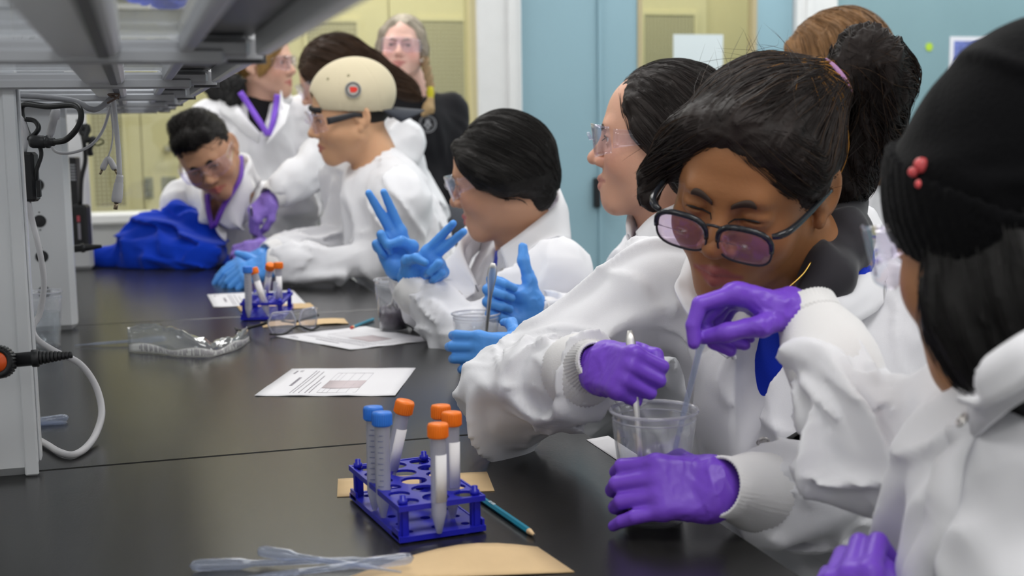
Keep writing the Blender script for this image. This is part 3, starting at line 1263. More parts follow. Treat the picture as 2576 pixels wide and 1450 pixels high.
card([onz(850, 1207, TABLE), onz(1225, 1189, TABLE), onz(1244, 1237, TABLE), onz(848, 1252, TABLE)],
     'manila card lying under the near blue tube rack', z=.0006)
card([onz(1000, 1412, TABLE), onz(1352, 1379, TABLE), onz(1445, 1442, TABLE), onz(850, 1475, TABLE)],
     'large manila card at the near edge in front of the rack', lambda u, v: .010 * math.sin(PI * min(1, max(0, u))) * (1 - v) + .004 * v * (1 - u))
card([onz(596, 772, TABLE), onz(780, 764, TABLE), onz(794, 776, TABLE), onz(606, 785, TABLE)],
     'manila card lying under the far worksheet and rack', z=.0014)
card([onz(655, 813, TABLE), onz(866, 803, TABLE), onz(877, 816, TABLE), onz(662, 825, TABLE)],
     'manila strip of card behind the loose safety glasses', lambda u, v: .003 * math.sin(6 * u) ** 2)


# --- pencils
def pencil(a, b, label, sharp=True, eraser=False, rest=.0038):
    a, b = np.array(a, float), np.array(b, float)
    a[2] = b[2] = TABLE + rest
    d = unit(b - a)
    L = np.linalg.norm(b - a)
    o = empty('pencil', a, label, 'pencil')
    r = .0036
    MB().lathe([(r, .012 if eraser else 0), (r, L - (.016 if sharp else 0))], a, d, 6, smooth=False).build('barrel', mat('pencil_teal', (.006, .20, .31), .35), o)
    if sharp:
        MB().lathe([(r, L - .016), (.0011, L - .003)], a, d, 12).build('wood_cone', wood, o)
        MB().lathe([(.0011, L - .003), (.0002, L)], a, d, 8).build('lead', mat('graphite', (.04, .04, .045), .4), o)
    if eraser:
        MB().lathe([(r * 1.05, .007), (r * 1.05, .0125)], a, d, 12).build('ferrule', wood, o)
        MB().lathe([(.0001, 0), (.0028, .0003), (.0034, .002), (.0034, .007)], a, d, 12, capped=False).build('eraser', mat('eraser_red', (.55, .07, .06), .6), o)
    return o, a, d


pe, pa, pd = pencil(onz(1198, 1254, TABLE), onz(1347, 1357, TABLE), 'sharpened teal pencil lying beside the near tube rack')
side = unit(np.cross(pd, up))
text_obj('printed_text', 'SILVER', .0055, pa + pd * .047 + up * .0035, np.stack([-pd * -1, -side * -1 * -1, np.cross(pd, -side)], 1),
         mat('print_white', (.7, .75, .78), .5), pe)
pencil(onz(883, 830, TABLE), onz(939, 808, TABLE), 'teal pencil with a red eraser beside the cup of dark pulp', False, True, .0042)


# --- cups
def make_cup(name, rim, base, h, label, ribs=True):
    c = empty(name)
    prof = [(.0001, .003), (base * .96, .003), (base, 0), (base * 1.02, .002), (base + (rim - base) * .80, h * .80), (rim * .95, h * .86),
            (rim * .955, h * .90), (rim * .93, h * .925), (rim * .965, h * .985), (rim, h * .985), (rim * 1.012, h), (rim * .985, h * 1.005),
            (rim * .955, h * .992), (rim * .915, h * .925), (rim * .94, h * .89), (base + (rim - base) * .78 - .0012, h * .80), (base * .97, .006), (.0001, .006)]
    MB().lathe(prof, n=48, capped=False).build('cup_wall', cup_m, c)
    torus_ = MB()
    torus(torus_, (0, 0, h), (0, 0, 1), rim * .995, .0019, 48, 6)
    torus(torus_, (0, 0, h * .925), (0, 0, 1), rim * .945, .0009, 48, 5)
    torus_.build('rim', cup_rim_glint, c)
    tag(c, label, 'cup', 'clear plastic cups')
    return c


def set_at(o, p):
    o.location = [float(v) for v in p]
    return o


def pulp(parent, r0, r1, z0, z1, m, seed=1, top=.006):
    """lumpy mash filling the bottom of a cup (local to the cup)"""
    rs = np.random.RandomState(seed)
    n, k = 28, 9
    V, F = [], []
    for j in range(k):
        for i in range(n):
            a = 2 * PI * i / n
            rr = r1 * (1 - j / (k - 1)) if j else r1
            z = z1 + rs.rand() * top - top * .3
            if j == 0:
                z = z1 - .002
            V.append((rr * math.cos(a), rr * math.sin(a), z))
    for i in range(n):
        a = 2 * PI * i / n
        V.append((r0 * math.cos(a), r0 * math.sin(a), z0))
    for j in range(k - 1):
        for i in range(n):
            q = (i + 1) % n
            F.append((j * n + i, j * n + q, (j + 1) * n + q, (j + 1) * n + i))
    for i in range(n):
        q = (i + 1) % n
        F.append((k * n + i, k * n + q, q, i))
    F.append(tuple(k * n + i for i in range(n))[::-1])
    me = bpy.data.meshes.new('pulp')
    me.from_pydata(V, [], F)
    me.polygons.foreach_set('use_smooth', [True] * len(F))
    o = link_mesh('pulp', me, m, parent)
    return o


dark_pulp = mat('dark_pulp', (.035, .018, .045), .35, bump=.6, bscale=160, var=.5, vscale=120)
p = onz(1645, 1033, TABLE + .122)
CUP2 = np.array([p[0], p[1], TABLE])
cupA = set_at(make_cup('cup', .0475, .031, .122, 'clear plastic cup with purple pulp held by two purple gloves'), CUP2 + [0, 0, .0005])
pulp(cupA, .029, .0365, .007, .044, dark_pulp, 2)
p = onz(1197, 789, TABLE + .0925)
CUP3 = np.array([p[0], p[1], TABLE])
cupB = set_at(make_cup('cup', .0445, .031, .092, 'clear plastic cup with white liquid in a blue gloved hand'), CUP3 + [0, 0, .0005])
pulp(cupB, .029, .034, .007, .034, mat('milk', (.62, .61, .63), .25), 4, .001)
p = onz(992, 832, TABLE)
CUP4 = np.array([p[0], p[1], TABLE])
cupC = set_at(make_cup('cup', .041, .030, .109, 'clear plastic cup with dark pulp standing on a worksheet'), CUP4 + [0, 0, .0012])
pulp(cupC, .0285, .0335, .004, .040, dark_pulp, 5, .022)
p = onz(118, 872, TABLE)
cupD = set_at(make_cup('cup', .0355, .026, .112, 'clear plastic cup of water behind the near shelf column'), np.array([p[0], p[1], TABLE + .0005]))
wt = MB().lathe([(.0001, .007), (.0252, .007), (.0305, .070), (.0001, .070)], n=32, capped=False)
wt.move(t=np.array(cupD.location))
wt.build('water', clear_mat('water', (.93, .95, .96), .02, 1.33, .04), cupD)
CUP6 = onz(640, 648, TABLE)
CUP6 = np.array([*onz(637, 640, TABLE + .02)[:2], TABLE])
cupE = set_at(make_cup('cup', .043, .031, .10, 'clear plastic cup held by violet gloves at the far end'), CUP6 + [0, 0, .0005])
pulp(cupE, .029, .034, .007, .035, dark_pulp, 6)


# --- spoons
def spoon(tip, end, label, bowl=True, w=.0065, flat_dir=None):
    """handle end up, bowl at tip"""
    tip, end = np.array(tip, float), np.array(end, float)
    ax = unit(end - tip)
    L = np.linalg.norm(end - tip)
    fd = flat_dir if flat_dir is not None else -CF
    fd = unit(np.array(fd) - ax * np.dot(fd, ax))
    sd = np.cross(ax, fd)
    o = empty('spoon', tip, label, 'spoon', 'stainless spoons')
    N = 16
    G = np.zeros((N, 7, 3))
    for i in range(N):
        t = i / (N - 1)
        s_ = .045 + (L - .045) * t
        hw = np.interp(t, [0, .15, .6, .85, .95, 1], [.0028, .0024, .0034, w, w * .9, w * .35])
        for j in range(7):
            q = (j / 6 - .5) * 2
            G[i, j] = tip + ax * s_ + sd * hw * q + fd * (.0012 * (1 - q * q) + .004 * math.sin(PI * t) + (.0 if t > .1 else -.003 * (1 - t / .1)))
    MB().sheet(G, .0016).build('handle', steel, o)
    B = np.zeros((11, 9, 3))
    for i in range(11):
        t = i / 10
        hw = .0155 * math.sin(PI * min(1, .04 + .96 * (t ** .8))) ** .6 + .0012
        for j in range(9):
            q = (j / 8 - .5) * 2
            dp = .0085 * (1 - q * q) * math.sin(PI * t) ** .7
            B[i, j] = tip + ax * (.05 * t) + sd * hw * q - fd * dp
    MB().sheet(B, .0012).build('bowl', steel, o)
    return o


spoon(CUP2 + np.array([-.012, -.002, .010]), at(1584, 832, 1.405), 'steel spoon gripped in a purple fist above the pulp cup', w=.0055)
spoon(CUP3 + np.array([.012, -.006, .010]), at(1241, 662, 2.215), 'steel spoon standing in the white liquid cup', w=.0085)
spoon(CUP4 + np.array([-.016, -.008, .012]), CUP4 + np.array([.012, .0, .118]), 'steel spoon sunk in the dark pulp on the worksheet', w=.006)


# --- transfer pipettes
def pipette(tip, end, label, bulb_r=.0062, L=.155, bend=0.0):
    """tip end thin, end = closed bulb"""
    tip, end = np.array(tip, float), np.array(end, float)
    ax = unit(end - tip)
    L = np.linalg.norm(end - tip)
    o = empty('pipette', tip, label, 'pipette', 'plastic transfer pipettes')
    k = L / .155
    pr = [(.0011, 0), (.0014, .012), (.0021, .030), (.0030, .034), (.0032, .060), (.0035, .061), (.0032, .062), (.0033, .085), (.0036, .086), (.0033, .087), (.0034, .108),
          (.0042, .112), (bulb_r, .118), (bulb_r, .147), (bulb_r * .8, .152), (.0001, .155)]
    inner = [(max(r - .0007, .0001), h) for r, h in pr[::-1][1:]]
    MB().lathe([(r, h * k) for r, h in pr] + [(r, h * k) for r, h in inner], tip, ax, 14, capped=False).build('barrel', pip_m, o)
    return o


def low(px, py, dz):
    return onz(px, py, TABLE + dz)


pipette(low(1010, 1404, .0065), low(475, 1424, .0062), 'clear plastic pipette lying lowest with its bulb pointing left')
pipette(low(1010, 1440, .014), low(648, 1386, .0125), 'clear plastic pipette at the back of the pile near the cards')
pipette(low(560, 1463, .0062), low(1042, 1404, .018), 'clear plastic pipette with its bulb toward the manila card')
pipette(low(-190, 1100, .006), low(174, 1050, .0062), 'clear plastic pipette whose bulb sticks out from the near column')
pipette(low(-200, 1085, .004), low(170, 1063, .003), 'thin clear pipette lying under another behind the near column', .0035)
pipette(low(188, 869, .004), low(420, 852, .010), 'clear plastic pipette sliding out of the torn wrapper')
pipette(CUP2 + np.array([.012, -.004, .035]), at(1795, 735, 1.305), 'clear plastic pipette pinched above the pulp cup', .0062)

# --- torn plastic wrapper with a printed edge
rs = np.random.RandomState(12)
film = clear_mat('plastic_film', (.90, .91, .92), .10, 1.5, .07, (.8, .82, .84))
film_w = clear_mat('printed_film', (.7, .7, .7), .2, 1.5, .85, (.78, .78, .77))
path = [onz(325, 884, TABLE), onz(400, 889, TABLE), onz(450, 896, TABLE), onz(520, 898, TABLE), onz(565, 888, TABLE), onz(600, 876, TABLE), onz(626, 858, TABLE)]
P = smooth_path(path, 6)
n = len(P)
hgt = np.interp(np.linspace(0, 1, n), [0, .15, .35, .55, .75, .92, 1], [.040, .047, .044, .018, .020, .024, .020])
wid = np.interp(np.linspace(0, 1, n), [0, .3, .6, 1], [.045, .06, .05, .02])
back = np.array([-.05, 1, 0])
G = np.zeros((n, 17, 3))
for i in range(n):
    for j in range(17):
        t = j / 16
        a = PI * t
        q = P[i] + back * wid[i] * (1 - math.cos(a)) / 2 + up * (hgt[i] * math.sin(a) + .002)
        nz = noise(np.array([i * .55]), np.array([j * .8]), np.array([3.3]))[0] - .5
        n2 = abs(noise(np.array([i * 1.3]), np.array([j * 1.1]), np.array([9.3]))[0] - .5)
        G[i, j] = q + (up * nz * .012 + back * nz * .006 + up * n2 * .01) * (math.sin(a) if 0 < j < 16 else 0)
wr = empty('wrapper', P[n // 2], 'torn clear plastic pipette wrapper with a printed white edge', 'wrapper')
MB().sheet(G, .0002).build('film', film, wr)
strip = np.zeros((n, 4, 3))
for i in range(n):
    for j in range(4):
        strip[i, j] = P[i] + back * (-.014 + .003 * j) + up * (.0015 + (.0042 + .0015 * math.sin(i * .5)) * j)
MB().sheet(strip, .0003).build('printed_edge', film_w, wr)
tx = MB()
for i in range(2, n - 2):
    for k_ in range(3):
        if rs.rand() < .75:
            a = strip[i] + (strip[i + 1] - strip[i]) * (k_ / 3)
            b = strip[i] + (strip[i + 1] - strip[i]) * (k_ / 3 + .14)
            lo, hi = sorted(rs.uniform(.1, .95, 2))
            if hi - lo < .35:
                lo, hi = .12, .85
            c = lambda s_, t_: s_[0] * (1 - t_) + s_[3] * t_ + np.array([0, -.0008, .0006])
            tx.sheet(np.array([[c(a, lo), c(a, hi)], [c(b, lo), c(b, hi)]]), .0001)
tx.build('printed_text', ink, wr)

# --- loose safety glasses with black arms
cl_lens = clear_mat('goggle_lens', (.88, .87, .93), .03, 1.6, .12)
g0 = onz(742, 838, TABLE)
gl = empty('safety_glasses', g0, 'clear safety glasses with black arms lying loose on the bench', 'glasses')
ax = unit(onz(594, 812, TABLE) - onz(722, 832, TABLE))      # arms run this way
lat = unit(np.cross(up, ax))
for s in (-1, 1):
    Gm = np.zeros((12, 7, 3))
    for i in range(12):
        a = (i / 11 - .5) * 2
        for j in range(7):
            v = j / 6
            ww = .031 * (1 - .35 * abs(2 * v - 1) ** 3)
            Gm[i, j] = g0 + lat * (s * .035 + a * ww) - ax * (.010 - .016 * abs(s * .035 + a * ww) / .066 * abs(a * ww + s * .035) / .066) + up * (.004 + .046 * v)
    MB().sheet(Gm, .002).build('lens', cl_lens, gl)
    MB().tube(np.concatenate([Gm[:, 0], Gm[-1:, 3], Gm[::-1, 6], Gm[:1, 3], Gm[:1, 0]]), .0014, 6).build('rim', clear_mat('goggle_rim_glint', (.8, .8, .84), .05, 1.6, .45, (.8, .8, .86)), gl)  # added milky rim, bright edge highlights put into its colour
    hz = g0 + lat * s * .068 + ax * .006
    MB().tube([hz + up * .03, hz + ax * .012 + up * .026, hz + ax * .05 + up * .016, hz + ax * .085 + up * .006, hz + ax * .105 + up * .004, hz + ax * .122 + up * .007 + lat * -s * .006],
              [.0035, .0032, .003, .003, .0032, .0022], 8, n_sub=4).build('arm', black_plastic, gl)
MB().tube([g0 + lat * .066 + up * .006 - ax * .0, g0 + lat * .035 + up * .003 - ax * .008, g0 + up * .016 - ax * .010, g0 - lat * .035 + up * .003 - ax * .008, g0 - lat * .066 + up * .006], .0024, 6, n_sub=5).build('lower_frame', black_plastic, gl)
MB().tube([g0 + lat * .066 + up * .046 + ax * .004, g0 + up * .05 - ax * .010, g0 - lat * .066 + up * .046 + ax * .004], .0016, 6, n_sub=6).build('brow_bar', cl_lens, gl)

# --- cables, adapters and clamp on the shelf columns
cable_w = mat('cable_white', (.52, .51, .53), .45)
cable_k = mat('cable_black', (.012, .012, .013), .4)
ad = empty('power_adapter', at(72, 445, 1.86), 'black inline power adapter hanging against the near column', 'adapter')
c0 = at(72, 445, 1.86)
Rz = np.stack([CR, np.cross(up, CR), up], 1)
MB().box((-.0125, -.012, -.036), (.0125, .012, .036), R=Rz, bev=.004).move(t=c0).build('housing', black_plastic, ad)
MB().tube([at(60, 384, 1.86), at(66, 345, 1.86), at(58, 310, 1.86), at(42, 285, 1.87)], .0042, 8, n_sub=5).build('lead', cable_w, ad)
MB().tube([at(92, 470, 1.86), at(92, 430, 1.85), at(104, 390, 1.85), at(96, 362, 1.85), at(76, 345, 1.86)], [.0032, .003, .003, .0034, .0036], 8, n_sub=5).build('lead', cable_k, ad)
MB().box((-.002, -.003, -.012), (.004, .003, .012), R=Rz, bev=.001).move(t=at(96, 475, 1.85)).build('strain_relief', black_plastic, ad)
pc = empty('mains_lead', at(120, 358, 1.84), 'thick black power cord looped under the shelf beside the near column', 'cord')
MB().tube([at(130, 358, 1.84), at(165, 352, 1.83), at(196, 320, 1.82), at(204, 285, 1.82), at(185, 265, 1.83), at(120, 268, 1.85), at(66, 262, 1.87), at(54, 275, 1.88), at(60, 310, 1.88), at(76, 352, 1.87)], .0044, 10, n_sub=7).build('cable', cable_k, pc)
pl = MB()
ax_ = unit(at(134, 357, 1.84) - at(76, 357, 1.84))
pl.lathe([(.0075, 0), (.0095, .004), (.0095, .020), (.0085, .021), (.0085, .023), (.0095, .024), (.0095, .028), (.0065, .029), (.0065, .034), (.005, .036)], at(76, 357, 1.84), ax_, 14)
pl.build('plug', black_plastic, pc)
pc2 = empty('mains_lead', at(85, 310, 1.86), 'short black cord curling behind the looped power cord', 'cord')
MB().tube([at(64, 300, 1.86), at(86, 304, 1.86), at(97, 320, 1.855), at(90, 335, 1.855), at(72, 350, 1.86)], .0036, 8, n_sub=6).build('cable', cable_k, pc2)
wc = empty('cable', at(130, 320, 1.95), 'thin white cable sagging under the shelf with a white barrel plug', 'cord', 'white leads under the shelf')
MB().tube([at(277, 270, 1.95), at(262, 320, 1.95), at(240, 355, 1.94), at(210, 376, 1.93), at(170, 386, 1.92), at(138, 380, 1.92), at(124, 350, 1.92)], .0022, 8, n_sub=7).build('lead', cable_w, wc)
MB().lathe([(.004, 0), (.006, .006), (.0055, .028), (.0075, .03), (.0065, .042), (.004, .046)], at(124, 345, 1.92), unit(at(142, 275, 1.92) - at(124, 345, 1.92)), 12).build('plug', cable_w, wc)
wc2 = empty('cable', at(290, 400, 1.90), 'white lead hanging straight down from the light bar with a metal tipped plug', 'cord', 'white leads under the shelf')
MB().tube([at(284, 240, 1.90), at(290, 300, 1.90), at(298, 380, 1.90), at(301, 443, 1.90)], .0038, 8, n_sub=5).build('lead', cable_w, wc2)
q0, q1 = at(302, 440, 1.90), at(290, 530, 1.90)
dq = unit(q1 - q0)
MB().lathe([(.0045, 0), (.0055, .004), (.005, .006), (.0062, .009), (.0056, .011), (.0068, .014), (.008, .034), (.0075, .040), (.0055, .042)], q0, dq, 14).build('plug', cable_w, wc2)
MB().lathe([(.0032, .042), (.0032, .052), (.0022, .0525)], q0, dq, 12).build('metal_tip', mat('brass_dark', (.30, .24, .16), .3, 1), wc2)
wc3 = empty('cable', at(268, 420, 1.98), 'thin white split lead hanging with two small white plugs', 'cord', 'white leads under the shelf')
MB().tube([at(278, 275, 1.98), at(284, 330, 1.98), at(280, 370, 1.98), at(272, 395, 1.98)], .0014, 6, n_sub=5).build('lead', cable_w, wc3)
for (a, b) in (((272, 395), (251, 440)), ((273, 395), (292, 432))):
    q0, q1 = at(*a, 1.98), at(*b, 1.98)
    k = MB().lathe([(.0025, 0), (.0045, .006), (.005, .018), (.004, .022)], q0, unit(q1 - q0), 10).build('plug', cable_w, wc3)
    MB().lathe([(.002, .022), (.002, .030)], q0, unit(q1 - q0), 8).build('metal_tip', MATS['brass_dark'], k)
wc4 = empty('cable', at(180, 250, 1.88), 'grey cable bundle sagging along the underside of the shelf', 'cord')
MB().tube([at(44, 240, 1.87), at(110, 244, 1.87), at(190, 255, 1.87), at(225, 274, 1.87), at(250, 272, 1.88), at(288, 240, 1.89)], .0042, 8, n_sub=6).build('lead', mat('cable_grey', (.30, .30, .32), .5), wc4)
MB().tube([at(290, 236, 1.885), at(262, 262, 1.885), at(288, 250, 1.88), at(300, 238, 1.88), at(272, 238, 1.88), at(300, 248, 1.885)], .0016, 6, n_sub=6).build('twist_tie', mat('tie_brown', (.16, .11, .09), .6), wc4)
tb_ = empty('cable', at(120, 760, 1.80), 'white cable dropping from the adapter and looping over the bench', 'cord')
MB().tube([at(70, 508, 1.86), at(82, 560, 1.86), at(95, 610, 1.85), at(108, 680, 1.85), at(110, 730, 1.85), at(100, 790, 1.85), at(82, 825, 1.84), at(95, 855, 1.84), at(140, 885, 1.84),
           at(200, 915, 1.84), at(240, 970, 1.84), at(256, 1035, 1.82), low(242, 1090, .012), low(215, 1128, .006), low(182, 1145, .0055), low(150, 1138, .006), low(120, 1120, .006), low(85, 1100, .006)],
          [.0048, .0042, .0042, .0042, .0042, .0045, .0045, .0048, .005, .005, .005, .0048, .0045, .0045], 10, n_sub=6).build('lead', cable_w, tb_)
ad2 = empty('power_adapter', at(205, 568, 3.45), 'black power adapter with a red tag hanging behind the second column', 'adapter')
c0 = at(205, 566, 3.45)
MB().box((-.026, -.02, -.058), (.022, .02, .055), R=Rz, bev=.006).move(t=c0).build('housing', black_plastic, ad2)
MB().box((-.004, -.022, .010), (.004, -.0205, .026), R=Rz).move(t=c0).build('red_tag', mat('tag_red', (.55, .09, .12), .5), ad2)
MB().box((-.003, -.022, -.038), (.004, -.0205, .006), R=Rz).move(t=c0).build('print_strip', mat('tag_grey', (.35, .33, .38), .5), ad2)
MB().tube([at(202, 515, 3.45), at(205, 450, 3.44), at(215, 400, 3.44), at(208, 340, 3.43), at(196, 300, 3.42)], .006, 8, n_sub=5).build('lead', cable_k, ad2)
bx = empty('control_box', at(190, 450, 3.5), 'black labelled control box behind the second column', 'box')
MB().box((-.03, -.02, -.075), (.012, .02, .065), R=Rz, bev=.003).move(t=at(188, 455, 3.52)).build('housing', black_plastic, bx)
ll = MB()
for i in range(6):
    ll.box((-.022, -.0212, .002 + i * .008), (.010, -.0202, .006 + i * .008), R=Rz)
ll.move(t=at(188, 455, 3.52)).build('label', mat('tag_pale', (.42, .42, .45), .5), bx)
kn = empty('cable_bundle', at(225, 350, 3.4), 'tangled black cable bundle hanging behind the second column', 'cord')
MB().tube([at(206, 318, 3.4), at(222, 325, 3.4), at(214, 340, 3.4), at(204, 330, 3.4), at(220, 318, 3.4), at(216, 352, 3.39), at(236, 350, 3.39), at(226, 372, 3.39), at(228, 390, 3.4)], .008, 8, n_sub=6).build('coil', cable_k, kn)
MB().tube([at(238, 360, 3.39), at(252, 350, 3.39), at(260, 358, 3.39), at(248, 366, 3.39), at(236, 364, 3.39)], .0025, 6, n_sub=6).build('tie_loop', mat('tie_green', (.12, .13, .05), .5), kn)


def clamp(wc, tip, label, s=1.0, wheel=True):
    wc, tip = np.array(wc, float), np.array(tip, float)
    ax = unit(tip - wc)
    L = np.linalg.norm(tip - wc)
    o = empty('clamp', wc, label, 'clamp')
    fr = frame_of(ax)
    if wheel:
        w = MB()
        for i in range(30):
            a = 2 * PI * i / 30
            dd = CR * math.cos(a) + up * math.sin(a)
            w.lathe([(.0016, 0), (.0016, .012)], wc + dd * .0185 - CF * -0.0, -CF, 5, smooth=False)
        w.lathe([(.0185, 0), (.0185, .012), (.0125, .0125), (.0120, .009)], wc, -CF, 30)
        w.build('wheel', black_plastic, o)
        MB().lathe([(.0122, .009), (.0115, .0125), (.0001, .0128)], wc, -CF, 24, capped=False).build('button', mat('button_orange', (.75, .10, .015), .35), o)
    MB().lathe([(.0085, .012), (.0085, L * .42), (.0105, L * .43), (.0105, L * .52), (.008, L * .53)], wc, ax, 14).build('shaft', black_plastic, o)
    n = 9
    z = MB()
    for i in range(n):
        t0 = L * (.53 + .47 * i / n)
        r0 = .0085 - .0048 * i / n
        z.lathe([(r0 * .8, t0), (r0, t0 + L * .006), (r0 * .96, t0 + L * .04), (r0 * .78, t0 + L * .05)], wc, ax, 14)
    z.build('serrated_jaw', black_plastic, o)
    return o


clamp(at(2, 910, 1.50), at(183, 893, 1.52), 'black clamp with an orange button fixed to the near column')
clamp(at(165, 628, 2.83), at(256, 620, 2.86), 'black serrated clamp jaw sticking out from the second column', wheel=False)


# --- chairs
def make_chair():
    c = empty('chair')
    fab = mat('chair_black', (.02, .02, .022), .5, bump=.3, bscale=300)
    shell = mat('chair_shell', (.10, .10, .105), .35)
    s = MB().box((-.23, -.22, .43), (.23, .22, .48), bev=.02)
    s.build('seat', fab, c)
    G = np.array([[(-.22 + .44 * i / 8, .235 + .03 * (1 - ((i - 4) / 4) ** 2) - .02 * math.sin(PI * j / 8), .52 + .36 * j / 8 - .012 * ((i - 4) / 4) ** 4 * (1 if j == 8 else 0)) for j in range(9)] for i in range(9)])
    MB().sheet(G, .03).build('backrest', fab, c)
    rim = [G[0, 0]] + [G[0, j] for j in range(1, 9)] + [G[i, 8] for i in range(1, 9)] + [G[8, j] for j in range(7, -1, -1)]
    MB().tube(rim, .011, 8).build('back_frame', shell, c)
    MB().tube([(0, .10, .42), (0, .24, .42), (0, .30, .52), (0, .285, .62)], .018, 8, n_sub=5).build('back_bracket', shell, c)
    MB().lathe([(.03, .10), (.025, .12), (.022, .43)], (0, 0, 0), (0, 0, 1), 14).build('post', dark_metal, c)
    for k in range(5):
        a = 2 * PI * k / 5 + .3
        l = MB().tube([(.02 * math.cos(a), .02 * math.sin(a), .11), (.27 * math.cos(a), .27 * math.sin(a), .065)], [.02, .014], 8).build('leg', shell, c)
        MB().lathe([(.026, -.011), (.026, .011)], (.27 * math.cos(a), .27 * math.sin(a), .028), (-math.sin(a), math.cos(a), 0), 12).build('caster', black_plastic, l)
    return c


chair0 = make_chair()
CH = [False]


def place_chair(x, y, rz, label):
    c = chair0 if not CH[0] else copy_tree(chair0)
    CH[0] = True
    tag(c, label, 'chair', 'black swivel chairs')
    c.location = (float(x), float(y), 0)
    c.rotation_euler.z = rz
# ------------------------------------------------------------------ people
coat_m = mat('coat_cotton', (.79, .79, .83), .8, bump=.10, bscale=900, sheen=.12, spec=.2)
knit_m = mat('knit_white', (.82, .81, .82), .9, bump=.2, bscale=700, spec=.15)
glove_v = mat('nitrile_purple', (.185, .065, .60), .40, bump=.18, bscale=140, spec=.45, stretch=(1, .5, 1))
glove_vl = mat('nitrile_violet', (.31, .20, .70), .42, bump=.18, bscale=140, spec=.4)
glove_b = mat('nitrile_blue', (.085, .31, .80), .42, bump=.18, bscale=140, spec=.4)
skin_m = mat('skin', (.5, .3, .2), .46, attr=True, sss=.12, spec=.4, bump=.12, bscale=260)
hair_m = mat('hair', (.02, .015, .012), .55, attr=True, spec=.25, bump=.25, bscale=300)
strand_m = mat('hair_strand', (.02, .015, .012), .48, attr=True, spec=.3)
eye_m = mat('eye', (1, 1, 1), .12, attr=True, spec=.6)
goggle_m = clear_mat('goggle_clear', (.955, .94, .98), .03, 1.55, .03, (.7, .66, .85))
trouser_m = mat('trousers_dark', (.025, .028, .04), .8, bump=.2, bscale=500)
shoe_m = mat('shoe_dark', (.03, .03, .032), .5)
BLUE = (.008, .035, .50)


def ortho(fwd, upv):
    f = unit(fwd)
    r = unit(np.cross(f, np.array(upv, float)))
    return np.stack([r, f, np.cross(r, f)], 1)      # columns right, forward, up


class Head:
    def __init__(s, c, fwd, upv, sc=1.0, vox=.003):
        s.c, s.R, s.sc, s.vox = np.array(c, float), ortho(fwd, upv), sc, vox

    def field(s, lo, hi, vox=None):
        return Field(lo, hi, vox or s.vox, s.c, s.R, s.sc)

    def w(s, p):
        return np.asarray(p, float) @ s.R.T * s.sc + s.c

    def inv(s, p):
        return (np.asarray(p, float) - s.c) @ s.R / s.sc


